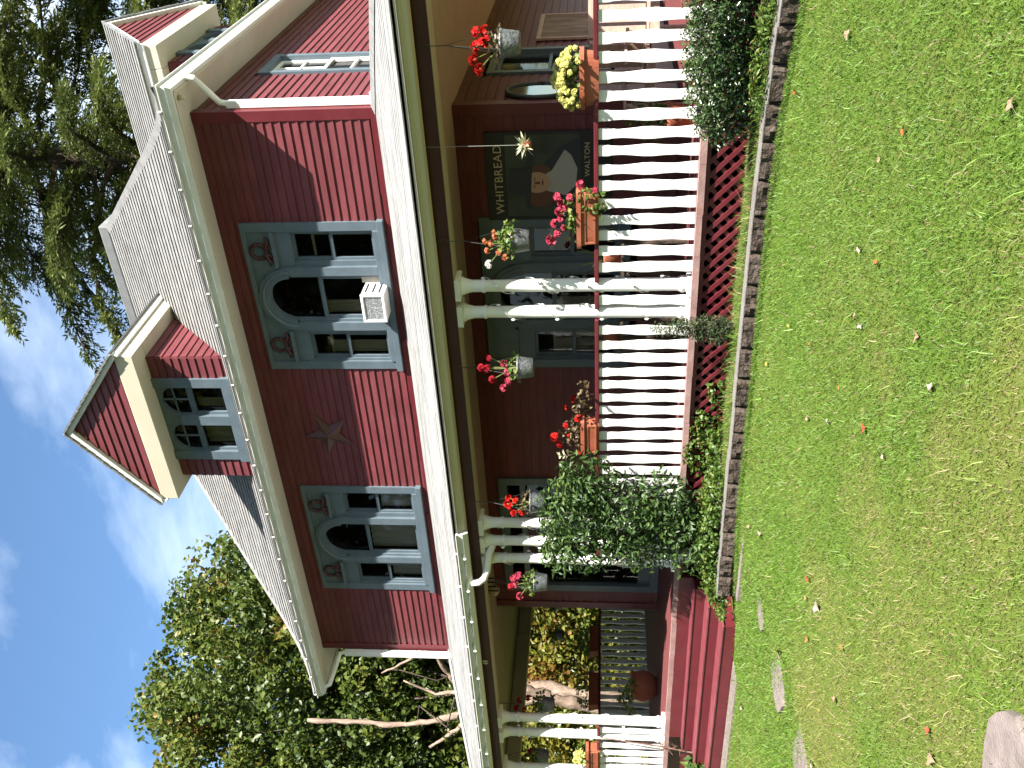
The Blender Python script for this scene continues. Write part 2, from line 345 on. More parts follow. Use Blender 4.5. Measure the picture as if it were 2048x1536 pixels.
for q in ((XR - .10, XR + .03, WY - .03, WY + .10, 4.05, 6.26), (XL - .03, XL + .10, WY - .032, WY + .10, 4.0, 6.26), (XR - .10, XR + .03, WY - .03, WY + .10, DZ, CZ), (XLG - .03, XLG + .1, WY - .034, WY + .1, DZ, CZ)):
    MB().box(*q).build('corner_board', 'maroon_trim', house, bevel=.004)
MB().box(XL + .2, XR - .2, 9.9, 10, .3, 6.27).build('rear_wall', 'maroon_trim', house)
MB().box(XL + .15, XR - .15, 2.7, 9.9, 6.26, 6.29).build('attic_floor', 'interior', house)
MB().box(XLG + .1, XR - .1, 2.35, 9.8, .3, .79).build('foundation', 'interior', house)
# flashing band where the porch roof meets the wall
fl = MB()
for i in range(9):
    a = XL + (XR - XL) * i / 9; b = XL + (XR - XL) * (i + 1) / 9
    fl.box(a, b, WY - .036 - .004 * (i % 2), WY - .02, 4.06, 4.16 + .02 * ((i * 7) % 3))
fl.build('wall_flashing', 'maroon_trim', house)

# ---- windows
def arch_pts(hw, zs, n=14): return [(hw * math.cos(math.pi * i / n), zs + hw * math.sin(math.pi * i / n)) for i in range(n + 1)]
def frame_rect(mb, x0, x1, z0, z1, wd, y0, y1):
    mb.box(x0, x0 + wd, y0, y1, z0, z1); mb.box(x1 - wd, x1, y0, y1, z0, z1); mb.box(x0 + wd, x1 - wd, y0, y1, z0, z0 + wd); mb.box(x0 + wd, x1 - wd, y0, y1, z1 - wd, z1)
def wreath(parent, Mx, x, z):
    b = MB(); b.tube([(x + .095 * math.cos(t), -.045, z + .095 * math.sin(t)) for t in [2 * math.pi * i / 20 for i in range(21)]], .024, 7)
    for s in (-1, 1):
        b.tube([(x + s * .02, -.05, z - .10), (x + s * .09, -.055, z - .105), (x + s * .13, -.05, z - .135), (x + s * .19, -.045, z - .115)], [.022, .03, .026, .012], 6)
        b.tube([(x + s * .03, -.05, z - .11), (x + s * .06, -.05, z - .15), (x + s * .12, -.045, z - .165)], [.018, .02, .008], 6)
    b.build('wreath_ornament', 'dark_maroon', parent, Mx, True)
def pane(parent, Mx, pts, y=.055): return MB().add([(x, y, z) for x, z in pts], [tuple(range(len(pts)))]).build('pane', 'glass', parent, Mx)
def drape(parent, Mx, x0, x1, z0, z1, mat='curtain', y=.13, waves=5):
    n_ = 24; vs = []; fs = []
    for i in range(n_ + 1):
        x = x0 + (x1 - x0) * i / n_; yy = y + .018 * math.sin(i / n_ * waves * 2 * math.pi)
        vs += [(x, yy, z0), (x, yy, z1)]
    for i in range(n_): fs.append((2 * i, 2 * i + 2, 2 * i + 3, 2 * i + 1))
    return MB().add(vs, fs).build('curtain', mat, parent, Mx, True)
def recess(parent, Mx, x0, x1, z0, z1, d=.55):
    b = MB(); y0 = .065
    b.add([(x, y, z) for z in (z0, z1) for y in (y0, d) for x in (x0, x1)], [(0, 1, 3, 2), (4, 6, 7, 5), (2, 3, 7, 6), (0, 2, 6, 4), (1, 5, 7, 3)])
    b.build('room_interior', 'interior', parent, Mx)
def triple_window(cx, z0, label=None, ac=False, violet=False, wreaths=True):
    Mx = T(cx, WY, z0); h = TW / 2
    c = MB()
    c.box(-h, -.93, -.045, .05, .08, 1.78); c.box(.93, h, -.045, .05, .08, 1.78)          # stiles
    c.box(-.93, .93, -.0452, .05, 1.72, 1.78)                                              # head strip
    for x0, x1 in ((-.93, -.90), (.90, .93), (-.52, -.45), (.45, .52)): c.box(x0, x1, -.012, .05, .15, 1.18)
    N = 40
    for i in range(N):                                                                    # panel with the arch cut out
        xa = -.93 + 1.86 * i / N; xb = -.93 + 1.86 * (i + 1) / N
        lo = lambda x: 1.28 + math.sqrt(max(0, .43 ** 2 - x * x)) if abs(x) < .43 else 1.18
        l0, l1 = min(lo(xa), 1.719), min(lo(xb), 1.719)
        c.add([(xa, -.02, l0), (xb, -.02, l1), (xb, -.02, 1.72), (xa, -.02, 1.72), (xa, .05, l0), (xb, .05, l1)], [(0, 1, 2, 3), (0, 4, 5, 1)])
    t = c.build('triple_window', 'slate_trim', house, Mx)
    if label: t['label'] = label
    b = MB(); b.box(-h - .02, h + .02, -.085, .05, 0, .08); b.box(-.93, .93, -.06, .05, .082, .15); b.build('sill', 'slate_trim', t, Mx, bevel=.006)
    b = MB(); n_ = 18; o_, i_ = arch_pts(.44, 1.28, n_), arch_pts(.30, 1.28, n_)
    for k in range(n_):
        for (p, q, y0, y1) in ((o_, i_, -.06, .05),):
            vs = [(p[k][0], y0, p[k][1]), (p[k + 1][0], y0, p[k + 1][1]), (q[k + 1][0], y0, q[k + 1][1]), (q[k][0], y0, q[k][1])]
            vs += [(x, y1, z) for x, _, z in vs]; b.add(vs, [(0, 1, 2, 3), (0, 4, 5, 1), (2, 6, 7, 3)])
    pr = arch_pts(.385, 1.28, n_); b.tube([(x, -.062, z) for x, z in pr], .018, 6)
    b.build('arch_frame', 'slate_trim', t, Mx)
    for s in (-1, 1):
        b = MB(); b.box(min(s * .335, s * .45), max(s * .335, s * .45), -.06, .05, .15, 1.28); b.box(min(s * .30, s * .335), max(s * .30, s * .335), -.02, .05, .15, 1.28); b.build('mullion', 'slate_trim', t, Mx)
        b = MB(); b.box(min(s * .46, s * .925), max(s * .46, s * .925), -.075, -.015, 1.385, 1.42); b.build('ledge', 'slate_trim', t, Mx)
        if wreaths: wreath(t, Mx, s * .67, 1.60)
        x0, x1 = (.52, .90) if s > 0 else (-.90, -.52)
        b = MB(); frame_rect(b, x0, x1, .15, .70, .035, .01, .05); frame_rect(b, x0, x1, .68, 1.18, .035, .03, .07); b.build('sash', 'slate_trim', t, Mx)
        pane(t, Mx, [(x0 + .02, .17), (x1 - .02, .17), (x1 - .02, .68), (x0 + .02, .68)], .035); pane(t, Mx, [(x0 + .02, .70), (x1 - .02, .70), (x1 - .02, 1.16), (x0 + .02, 1.16)])
        recess(t, Mx, x0, x1, .15, 1.18)
        if violet: drape(t, Mx, x0 + .02, x1 - .02, .15, .66, 'curtain_violet')
        else:
            if s > 0: drape(t, Mx, x1 - .10, x1 - .02, .16, .93, waves=2)
            else: drape(t, Mx, x0 + .02, x0 + .20, .16, .95, waves=2)
            MB().box(x0 + .03, x1 - .03, .10, .11, .92, .955).build('blind_rail', 'curtain', t, Mx)
    b = MB(); frame_rect(b, -.30, .30, .15, .93, .04, .01, .05); b.box(-.30, .30, .03, .07, .90, .95); b.build('sash', 'slate_trim', t, Mx)
    pane(t, Mx, [(-.28, .17), (.28, .17), (.28, .91), (-.28, .91)], .035)
    pane(t, Mx, [(-.28, .93), (.28, .93)] + arch_pts(.28, 1.28), .056)
    recess(t, Mx, -.30, .30, .15, 1.58)
    if violet: drape(t, Mx, -.28, .28, .15, .90, 'curtain_violet')
    else:
        drape(t, Mx, .20, .28, .16, .93, waves=2); drape(t, Mx, -.28, -.10, .16, .93, waves=3)
    return t
triple_window(*win_front[0]); triple_window(*win_front[1], violet=True); triple_window(-5.60, 1.30, wreaths=False)
# side sash window upstairs
def sash_window(Mx, x0, x1, z0, z1, grid=True):
    c = MB(); frame_rect(c, x0 - .09, x1 + .09, z0 - .09, z1 + .09, .09, -.045, .05); t = c.build('sash_window', 'slate_trim', house, Mx)
    b = MB(); zm = (z0 + z1) / 2; frame_rect(b, x0, x1, z0, zm + .02, .04, .0, .04); frame_rect(b, x0, x1, zm - .02, z1, .04, .02, .06)
    if grid:
        xm = (x0 + x1) / 2; b.box(xm - .012, xm + .012, .022, .05, zm, z1); b.box(x0, x1, .022, .05, zm + (z1 - zm) / 2 - .012, zm + (z1 - zm) / 2 + .012); b.box(x0, x1, .0, .04, (z0 + zm) / 2 - .012, (z0 + zm) / 2 + .012)
    b.build('sash', 'white_paint' if grid else 'slate_trim', t, Mx)
    pane(t, Mx, [(x0 + .02, z0), (x1 - .02, z0), (x1 - .02, z1), (x0 + .02, z1)], .045); recess(t, Mx, x0, x1, z0, z1)
    drape(t, Mx, x0 + .03, x0 + .25, z0, z1); drape(t, Mx, x1 - .2, x1 - .03, z0, z1)
sash_window(MS, 3.72, 4.38, 4.45, 5.84)
sash_window(MS, 3.40, 4.30, 1.62, 2.92, False)
# entry: door with side lights
t = MB(); frame_rect(t, -10.74, -8.52, DZ, 3.10, .12, WY - .05, WY + .05); t.box(-10.12, -10.02, WY - .045, WY + .05, DZ, 3.0).box(-9.22, -9.12, WY - .045, WY + .05, DZ, 3.0).box(-10.62, -8.64, WY - .042, WY + .05, 2.72, 2.80)
ed = t.build('entry_doorway', 'slate_trim', house)
b = MB(); frame_rect(b, -10.02, -9.22, DZ + .02, 2.72, .12, WY + .0, WY + .05); b.box(-9.92, -9.32, WY + .01, WY + .045, DZ + .1, 1.55); b.build('door', 'dark_maroon', ed)
MB().lathe([(.0, 0), (.03, .01), (.035, .03), (.0, .06)], (-9.30, WY - .03, 1.75), 10).build('door_knob', 'brass', ed, smooth=True)
for x0, x1, z0_, z1_ in ((-9.90, -9.34, 1.6, 2.6), (-10.62, -10.12, DZ + .3, 2.7), (-9.12, -8.64, DZ + .3, 2.7)):
    pane(ed, MF, [(x0, z0_), (x1, z0_), (x1, z1_), (x0, z1_)], .02); recess(ed, MF, x0, x1, z0_, z1_)
MB().box(-10.62, -10.12, WY + .01, WY + .04, DZ + .02, DZ + .3).build('kick_panel', 'slate_trim', ed); MB().box(-9.12, -8.64, WY + .01, WY + .04, DZ + .02, DZ + .3).build('kick_panel', 'slate_trim', ed)

# ---- roofs
def resample(prof, step):
    p = np.array(prof, float); d = np.r_[0, np.cumsum(np.hypot(np.diff(p[:, 0]), np.diff(p[:, 1])))]
    q = np.linspace(0, d[-1], max(2, int(round(d[-1] / step)) + 1)); return np.interp(q, d, p[:, 0]), np.interp(q, d, p[:, 1])
def course_strip(vs, fs, A0, A1, B0, B1, th, seg):
    """one course from eave-side line A to upper line B, lower edge lifted by th with a riser below it"""
    n_ = max(1, int((Vector(A1) - Vector(A0)).length / seg)); base = len(vs)
    nv = (Vector(A1) - Vector(A0)).cross(Vector(B0) - Vector(A0)).normalized(); nv = nv if nv.z > 0 else -nv
    for i in range(n_ + 1):
        t = i / n_; a = Vector(A0).lerp(Vector(A1), t); b_ = Vector(B0).lerp(Vector(B1), t); j = random.uniform(-.003, .003)
        vs.append(a + nv * (th + j)); vs.append(b_ + nv * .001); vs.append(a - nv * .008)
    for i in range(n_):
        k = base + 3 * i; fs.append((k, k + 3, k + 4, k + 1)); fs.append((k + 2, k + 5, k + 3, k))
def hip_roof(name, mat, x0, x1, y0, y1, prof, step, th, sides, seg=.7, thick=.05):
    ks, zs = resample(prof, step); vs = []; fs = []
    C = {'F': lambda k, z: ((x0 + k, y0 + k, z), (x1 - k, y0 + k, z)), 'R': lambda k, z: ((x1 - k, y0 + k, z), (x1 - k, y1 - k, z)),
         'B': lambda k, z: ((x1 - k, y1 - k, z), (x0 + k, y1 - k, z)), 'L': lambda k, z: ((x0 + k, y1 - k, z), (x0 + k, y0 + k, z))}
    for s in sides:
        for i in range(len(ks) - 1):
            A = C[s](ks[i], zs[i]); B = C[s](ks[i + 1], zs[i + 1]); course_strip(vs, fs, A[0], A[1], B[0], B[1], th, seg)
        # underside sheathing
        for i in range(0, len(ks) - 1):
            A = C[s](ks[i], zs[i] - thick); B = C[s](ks[i + 1], zs[i + 1] - thick); k = len(vs); vs += [A[0], A[1], B[1], B[0]]; fs.append((k + 3, k + 2, k + 1, k))
    return MB().add(vs, fs).build(name, mat, house)
EX0, EX1, EY0, EY1 = -12.77, -2.77, 1.63, 10.55
mprof = [(0, 6.33), (.25, 6.43), (.55, 6.65), (.9, 6.98), (1.3, 7.4), (2.97, 9.12)]
hip_roof('main_roof', 'shingle', EX0, EX1, EY0, EY1, mprof, .115, .015, 'FRBL')
MB().box(EX0 + 2.97, EX1 - 2.97, EY0 + 2.97, EY1 - 2.97, 9.06, 9.12).build('roof_deck', 'ridge_metal', house)
b = MB(); q = 2.88
b.box(EX0 + q, EX1 - q, EY0 + q, EY0 + q + .16, 9.04, 9.20); b.box(EX1 - q - .16, EX1 - q, EY0 + q + .16, EY1 - q, 9.04, 9.20); b.box(EX0 + q, EX0 + q + .16, EY0 + q + .16, EY1 - q, 9.04, 9.20)
b.build('ridge_cap', 'ridge_metal', house, bevel=.02)
def hip_cap(name, mat, pts, sx, sy, wd=.11):        # folded strip over a hip line
    vs = []; fs = []
    for (x, y, z) in pts:
        vs += [(x + sx * wd, y, z + .012), (x, y, z + .045), (x, y + sy * wd, z + .012)]
    for i in range(len(pts) - 1):
        k = 3 * i; fs += [(k, k + 3, k + 4, k + 1), (k + 1, k + 4, k + 5, k + 2)]
    return MB().add(vs, fs).build(name, mat, house)
ks, zs = resample(mprof, .2)
hip_cap('hip_cap', 'shingle', [(EX1 - k, EY0 + k, z) for k, z in zip(ks, zs)], -1, 1)
hip_cap('hip_cap', 'shingle', [(EX0 + k, EY0 + k, z) for k, z in zip(ks, zs)], 1, 1)
PX0, PX1, PY0 = -14.78, -.67, -.36
pprof = [(0, 3.285), (.8, 3.55), (1.7, 3.86), (2.56, 4.14)]
hip_roof('porch_roof', 'shingle_porch', PX0, PX1, PY0, 12.5, pprof, .15, .003, 'FRL', .5)
ks, zs = resample(pprof, .25)
hip_cap('hip_cap', 'shingle_porch', [(PX1 - k, PY0 + k, z) for k, z in zip(ks, zs)], -1, 1)
hip_cap('hip_cap', 'shingle_porch', [(PX0 + k, PY0 + k, z) for k, z in zip(ks, zs)], 1, 1)

# ---- main eaves: soffit, gutter, downspouts
b = MB(); so0 = .10
b.add([(EX0 + so0, EY0 + so0, 6.185), (EX1 - so0, EY0 + so0, 6.185), (XR, WY, 6.268), (XL, WY, 6.268)], [(3, 2, 1, 0)])
b.add([(EX1 - so0, EY0 + so0, 6.185), (EX1 - so0, EY1, 6.185), (XR, EY1, 6.268), (XR, WY, 6.268)], [(3, 2, 1, 0)])
b.add([(EX0 + so0, EY0 + so0, 6.185), (XL, WY, 6.268), (XL, EY1, 6.268), (EX0 + so0, EY1, 6.185)], [(3, 2, 1, 0)])
b.build('soffit', 'cream', house)
MB().box(EX0 + .08, EX1 - .08, EY0 + .07, EY0 + .10, 6.165, 6.33).box(EX1 - .10, EX1 - .07, EY0 + .10, EY1, 6.165, 6.33).box(EX0 + .07, EX0 + .10, EY0 + .1, EY1, 6.165, 6.33).build('fascia', 'cream', house)
GP = [(.07, .0), (.03, .0), (.0, .05), (-.005, .115), (-.03, .12), (-.03, .13), (.005, .13), (.012, .06), (.035, .012), (.07, .012)]
def gutter(name, a, b_, outward, z, mat='gutter_white', ends=True, mit=(0, 0)):
    """K-style gutter between plan points a and b_"""
    a = Vector((*a, z)); b_ = Vector((*b_, z)); o_ = Vector((*outward, 0)); vs = []; fs = []
    td = (b_ - a).normalized()
    for p, sg_, mt in ((a, 1, mit[0]), (b_, -1, mit[1])):
        for y, h in GP: vs.append(p - o_ * y + td * (sg_ * mt * y) + Vector((0, 0, h)))
    n_ = len(GP)
    for i in range(n_): fs.append((i, (i + 1) % n_, (i + 1) % n_ + n_, i + n_))
    if ends:
        pass
    m_ = MB().add(vs, fs)
    if ends:
        for p in (a, b_):
            k = [p - o_ * y + Vector((0, 0, h)) for y, h in ((.07, 0), (.03, 0), (0, .05), (-.005, .115), (-.03, .13), (.07, .13))]
            m_.add(k, [tuple(range(6))])
    return m_.build(name, mat, house)
gutter('gutter', (EX0, EY0), (EX1, EY0), (0, -1), 6.175, ends=False, mit=(1, 1))
gutter('gutter', (EX1, EY0), (EX1, EY1), (1, 0), 6.175, ends=False, mit=(1, 0))
gutter('gutter', (EX0, EY1), (EX0, EY0), (-1, 0), 6.175, ends=False, mit=(0, 1))
b = MB(); b.tube([(-2.80, 2.10, 6.19), (-2.82, 2.12, 6.10), (-3.0, 2.2, 6.0), (-3.14, 2.27, 5.93), (-3.175, 2.30, 5.84)], .038, 8); b.box(-3.215, -3.135, 2.26, 2.34, 4.2, 5.86); b.box(-3.22, -3.08, 2.255, 2.345, 4.12, 4.2)
b.build('downspout', 'white_paint', house, bevel=.006)
b = MB(); b.tube([(-12.62, 1.70, 6.19), (-12.60, 1.72, 6.10), (-12.42, 1.95, 6.02), (-12.27, 2.10, 5.96), (-12.25, 2.12, 5.85)], .038, 8); b.box(-12.29, -12.20, 2.06, 2.14, 4.05, 5.87)
b.build('downspout', 'white_paint', house, bevel=.006)
MB().tube([(-2.95, 1.85, 6.2), (-2.95, 1.85, 6.13)], [.03, .022], 8).build('vent_pipe', 'cream', house, smooth=True)

# ---- dormers (local: x across, -y outwards, z up)
def dormer(Mx, label):
    wl, ov = 1.01, .215                              # half width of the wall, eave overhang
    ez, pz = 8.0, 9.02
    core = MB(); core.box(-wl + .03, wl - .03, .6, 2.6, 6.2, 7.8)
    core.box(-wl + .02, -.69, .0, .05, 6.5, 7.75).box(.69, wl - .02, .0, .05, 6.5, 7.75).box(-wl + .02, -wl + .05, .0, 2.6, 6.5, 7.75).box(wl - .05, wl - .02, .0, 2.6, 6.5, 7.75)
    d = core.build('dormer', 'maroon_trim', house, Mx); d['label'] = label
    rowh = .112
    def board(pts): # trapezoid (xb0,xb1,zb,xt0,xt1,zt) on the front plane y
        pass
    z = 6.60
    while z < 7.72:
        for s in (-1, 1):
            x0, x1 = (.69, wl) if s > 0 else (-wl, -.69)
            inst('clapboard', unit_board, d, Mx @ T(x0, -.0, z) @ Matrix.Diagonal((x1 - x0, 1, min(rowh, (7.73 - z) / 1.1), 1)))
        # cheeks: boards start where the main roof slope has risen to meet them
        for s in (-1, 1):
            def yb(zq): return float(np.interp(zq + .02, [6.65, 6.98, 7.4, 9.12], [-.02, .33, .73, 2.4])) - 0.0
            y0, y1 = yb(z) , yb(z + rowh)
            mb = MB(); xs = s * wl
            p = [(0, z), (y0 + .08, z), (y1 + .08, z + rowh * 1.08), (0, z + rowh * 1.08)]
            vs = []
            for (yy, zq), out in zip(p, (.024, .024, .006, .006)): vs.append((xs + s * out, yy, zq))
            for (yy, zq) in p: vs.append((xs - s * .02, yy, zq))
            mb.add(vs, [(0, 1, 2, 3), (3, 2, 1, 0)] if False else [(0, 1, 2, 3) if s > 0 else (3, 2, 1, 0), (0, 4, 5, 1), (0, 3, 7, 4), (3, 2, 6, 7), (1, 5, 6, 2)])
            mb.build('clapboard', 'siding', d, Mx)
        z += rowh
    # boxed cornice across the front and back along both sides
    b = MB(); fo = -.30
    b.box(-wl - ov, wl + ov, fo, .03, 7.73, 7.99)
    b.box(-wl - ov, -wl, .03, 1.9, 7.73, 7.985); b.box(wl, wl + ov, .03, 1.9, 7.73, 7.985)
    b.build('cornice', 'cream', d, Mx, bevel=.012)
    MB().box(-wl - ov - .035, -wl - ov, fo - .03, 1.95, 7.90, 8.01).build('eave_moulding', 'white_paint', d, Mx, bevel=.008); MB().box(wl + ov, wl + ov + .035, fo - .03, 1.95, 7.90, 8.01).build('eave_moulding', 'white_paint', d, Mx, bevel=.008)
    # pediment boards
    sl_ = (pz - 8.02) / (wl + ov); z = 8.0
    while z < pz - .10:
        x0 = (pz - .06 - z) / sl_; x1 = (pz - .06 - z - rowh) / sl_; x1 = max(x1, .01)
        if x0 < .06: break
        mb = MB(); mb.add([(-x0, -.294, z), (x0, -.294, z), (x1, -.276, z + rowh), (-x1, -.276, z + rowh), (-x0, -.26, z), (x0, -.26, z), (x1, -.26, z + rowh), (-x1, -.26, z + rowh)],
                          [(0, 1, 2, 3), (0, 4, 5, 1), (1, 5, 6, 2), (3, 7, 4, 0)])
        mb.build('clapboard', 'siding', d, Mx); z += rowh
    MB().prism([(-1.15, 8.0), (1.15, 8.0), (0, pz - .05)], -.258, 0).build('pediment', 'maroon_trim', d, Mx)
    # roof with stepped courses
    hw = wl + ov + .06; vs = []; fs = []; nrow = 12; yf, yb_ = fo - .05, 2.75
    for s in (-1, 1):
        for i in range(nrow):
            t0, t1 = i / nrow, (i + 1) / nrow; xa, za = s * hw * (1 - t0), 8.0 + (pz + .03 - 8.0) * t0; xb, zb = s * hw * (1 - t1), 8.0 + (pz + .03 - 8.0) * t1
            A0, A1, B0, B1 = (xa, yf, za), (xa, yb_, za), (xb, yf, zb), (xb, yb_, zb)
            if s < 0: A0, A1, B0, B1 = A1, A0, B1, B0
            course_strip(vs, fs, A0, A1, B0, B1, .016, .6)
        k = len(vs); vs += [(s * hw, yf, 7.985), (s * hw, yb_, 7.985), (0, yb_, pz), (0, yf, pz)]; fs.append((k, k + 1, k + 2, k + 3))
    MB().add(vs, fs).build('dormer_roof', 'shingle', d, Mx)
    # rake boards and the toothed shingle edge
    b = MB()
    for s in (-1, 1):
        a = (s * hw, 7.97); c_ = (0, pz + .005)
        pts = [(a[0], a[1]), (c_[0], c_[1]), (c_[0], c_[1] - .09), (a[0] - s * .10, a[1])]
        b.prism(pts if s > 0 else pts[::-1], yf + .005, -.27)
    b.build('rake_board', 'gutter_white', d, Mx)
    b = MB(); rr = random.Random(3)
    for s in (-1, 1):
        for i in range(13):
            t0, t1 = i / 13, (i + .93) / 13
            p0 = (s * hw * (1 - t0), 8.0 + (pz + .03 - 8) * t0); p1 = (s * hw * (1 - t1), 8.0 + (pz + .03 - 8) * t1)
            pts = [(p0[0], p0[1] + .012), (p1[0], p1[1] + .012), (p1[0], p1[1] - .018), (p0[0], p0[1] - .03)]
            b.prism(pts if s > 0 else pts[::-1], yf - .02 - .012 * rr.random(), yf + .003)
    b.build('shingle_edge', 'ridge_metal', d, Mx)
    # paired arched windows
    c = MB(); c.box(-.69, -.55, -.05, .05, 6.72, 7.74); c.box(.55, .69, -.05, .05, 6.72, 7.74); c.box(-.075, .075, -.06, .05, 6.76, 7.46); c.box(-.71, .71, -.075, .05, 6.62, 6.76)
    N = 44
    for i in range(N):
        xa = -.55 + 1.10 * i / N; xb = -.55 + 1.10 * (i + 1) / N
        def lo(x):
            e = abs(abs(x) - .31); return 7.42 + .9 * math.sqrt(max(0, .24 ** 2 - e * e)) * 1.2 if e < .235 else 7.42
        l0, l1 = lo(xa), lo(xb); c.add([(xa, -.02, l0), (xb, -.02, l1), (xb, -.02, 7.74), (xa, -.02, 7.74), (xa, .05, l0), (xb, .05, l1)], [(0, 1, 2, 3), (0, 4, 5, 1)])
    c.build('window_casing', 'slate_trim', d, Mx)
    for s in (-1, 1):
        x0, x1 = (.075, .55) if s > 0 else (-.55, -.075)
        b = MB(); frame_rect(b, x0, x1, 6.76, 7.27, .04, .0, .04); b.box(x0, x1, .01, .05, 7.25, 7.31); xm = (x0 + x1) / 2
        b.box(xm - .012, xm + .012, .02, .04, 7.3, 7.7); b.box(x0, x1, .02, .04, 7.50, 7.52)
        b.build('sash', 'slate_trim', d, Mx)
        pane(d, Mx, [(x0, 6.76), (x1, 6.76), (x1, 7.74), (x0, 7.74)], .055); recess(d, Mx, x0, x1, 6.76, 7.74, .5)
        drape(d, Mx, x0 + .05, x0 + .2 if s > 0 else x1 - .03, 6.8, 7.25, waves=3)
    return d
dormer(T(-7.52, WY, 0), 'front gabled dormer with paired arched windows')
dormer(T(-3.43, 6.1, 0) @ RZ(R(90)), 'right side gabled dormer')

# ---- porch structure
MB().box(-14.4, -1.05, -.10, 2.2, .74, .80).box(-3.2, -1.05, 2.2, 10, .74, .80).box(-14.4, XLG - .05, 2.2, 10, .74, .80).build('porch_deck', 'deck_boards', house)
b = MB(); x = -14.45
while x < -1.0:
    x2 = min(x + random.uniform(.25, .6), -1.0); b.box(x, x2 - .004, -.165 - random.uniform(0, .008), -.102, .752 - random.uniform(0, .008), .803 + random.uniform(0, .004)); x = x2
b.build('deck_nosing', 'deck_edge', house)
MB().box(-14.4, -1.05, -.125, -.05, .705, .745).build('skirt_board', 'maroon_trim', house)
MB().box(-14.4, -1.05, 1.4, 1.5, .0, .74).build('crawl_space_wall', 'interior', house)
# frieze beam, soffit, fascia
b = MB(); b.box(-14.5, -1.0, -.12, -.10, 3.04, 3.18); b.build('frieze_board', 'dark_maroon', house)
b = MB(); b.box(-14.5, -1.0, -.10, .12, 3.035, 3.27); b.box(-1.24, -1.0, .12, 10, 3.035, 3.27); b.box(-14.5, -14.26, .12, 10, 3.035, 3.27); b.build('porch_beam', 'cream', house)
MB().box(-14.26, -1.24, .12, 2.2, CZ, CZ + .03).box(-3.25, -1.24, 2.2, 10, CZ, CZ + .03).box(-14.26, XLG, 2.2, 10, CZ, CZ + .03).build('porch_ceiling', 'ceiling_paint', house)
b = MB(); b.prism_x([(PY0 + .03, 3.26), (PY0 + .03, 3.215), (PY0 + .06, 3.20), (PY0 + .07, 3.16), (PY0 + .12, 3.145), (-.12, 3.165), (-.12, 3.30)], -14.74, -.71)
b.build('porch_cornice', 'cream', house)
MB().box(-.74, -.70, PY0 + .031, 10, 3.14, 3.27).box(-1.0, -.74, PY0 + .13, 10, 3.15, 3.17).box(-14.75, -14.71, PY0 + .031, 10, 3.14, 3.27).box(-14.71, -14.5, PY0 + .13, 10, 3.15, 3.17).build('side_cornice', 'cream', house)
gutter('porch_gutter', (-14.78, PY0 - .005), (-7.22, PY0 - .005), (0, -1), 3.13)
b = MB(); b.tube([(-8.0, -.33, 3.14), (-8.0, -.33, 3.06), (-7.97, -.30, 3.0), (-7.9, -.23, 2.965), (-7.76, -.12, 2.95), (-7.68, -.03, 2.90)], .042, 10); b.build('downspout', 'white_paint', house, smooth=True)
# columns
colprof = [(.08, .0), (.08, .05), (.072, .06), (.082, .075), (.082, .09), (.072, .105), (.064, .13), (.065, .7), (.062, 1.5), (.057, 1.95), (.068, 1.96), (.068, 1.98), (.06, 1.99), (.061, 2.08), (.075, 2.14), (.095, 2.18), (.095, 2.19)]
col_me = MB().lathe(colprof, n=20).mesh('column', 'white_paint', True)
cap_me = MB().box(-.11, .11, -.11, .11, 0, .055).mesh('capital', 'white_paint'); plinth_me = MB().box(-.09, .09, -.09, .09, 0, .04).mesh('plinth', 'white_paint')
cols = [(-4.29, 0), (-4.58, 0), (-7.36, 0), (-7.64, 0), (-7.92, 0), (-10.92, 0), (-11.24, .0), (-12.05, 0), (-14.3, 0), (-14.3, 6.4), (-1.14, 0), (-1.14, .3), (-1.14, 4.6)]
for i, (x, y) in enumerate(cols):
    c = inst('column', col_me, house, T(x, y, DZ)); inst('capital', cap_me, c, T(x, y, 2.985)); inst('plinth', plinth_me, c, T(x, y, DZ))
MB().box(-7.72, -7.56, -.24, -.168, .52, .86).build('corner_post', 'white_paint', house, bevel=.008)
# balustrade
prof = [(0, .056), (.06, .056), (.13, .050), (.22, .043), (.34, .047), (.46, .056), (.55, .055), (.66, .045), (.76, .038), (.86, .042), (.90, .050), (1, .050)]
bh = .865; pts = [(w_ * .92, t * bh) for t, w_ in prof]; outline = [(-x_, z_) for x_, z_ in pts] + [(x_, z_) for x_, z_ in pts[::-1]]
bal_me = MB()
n_ = len(prof)
vs = [(sx_ * x_, y_, z_) for y_ in (-.012, .012) for sx_ in (-1, 1) for x_, z_ in pts]
fs = []
for i in range(n_ - 1):
    fs += [(i, n_ + i, n_ + i + 1, i + 1), (2 * n_ + i + 1, 3 * n_ + i + 1, 3 * n_ + i, 2 * n_ + i), (i, i + 1, 2 * n_ + i + 1, 2 * n_ + i), (n_ + i + 1, n_ + i, 3 * n_ + i, 3 * n_ + i + 1)]
bal_me = MB().add(vs, fs).mesh('baluster', 'white_paint')
def balustrade(a, b_, y, along='X', x_fixed=0):
    lo_, hi_ = a, b_
    if along == 'X': hr = MB().box(lo_, hi_, y - .05, y + .05, 1.665, 1.705)
    else: hr = MB().box(x_fixed - .05, x_fixed + .05, lo_, hi_, 1.665, 1.705)
    hr = hr.build('handrail', 'maroon_trim', house, bevel=.006)
    k = int((hi_ - lo_) / .16); off = ((hi_ - lo_) - (k - 1) * .16) / 2
    for i in range(k):
        p = lo_ + off + i * .16; jt = Matrix.Rotation(random.uniform(-.012, .012), 4, 'Y')
        m_ = T(p, y - .02, DZ + .003) @ jt if along == 'X' else T(x_fixed, p, DZ + .003) @ RZ(R(90)) @ jt
        inst('baluster', bal_me, hr, m_)
balustrade(-4.23, -1.20, -.03); balustrade(-4.52, -4.35, -.03); balustrade(-7.30, -4.64, -.03)
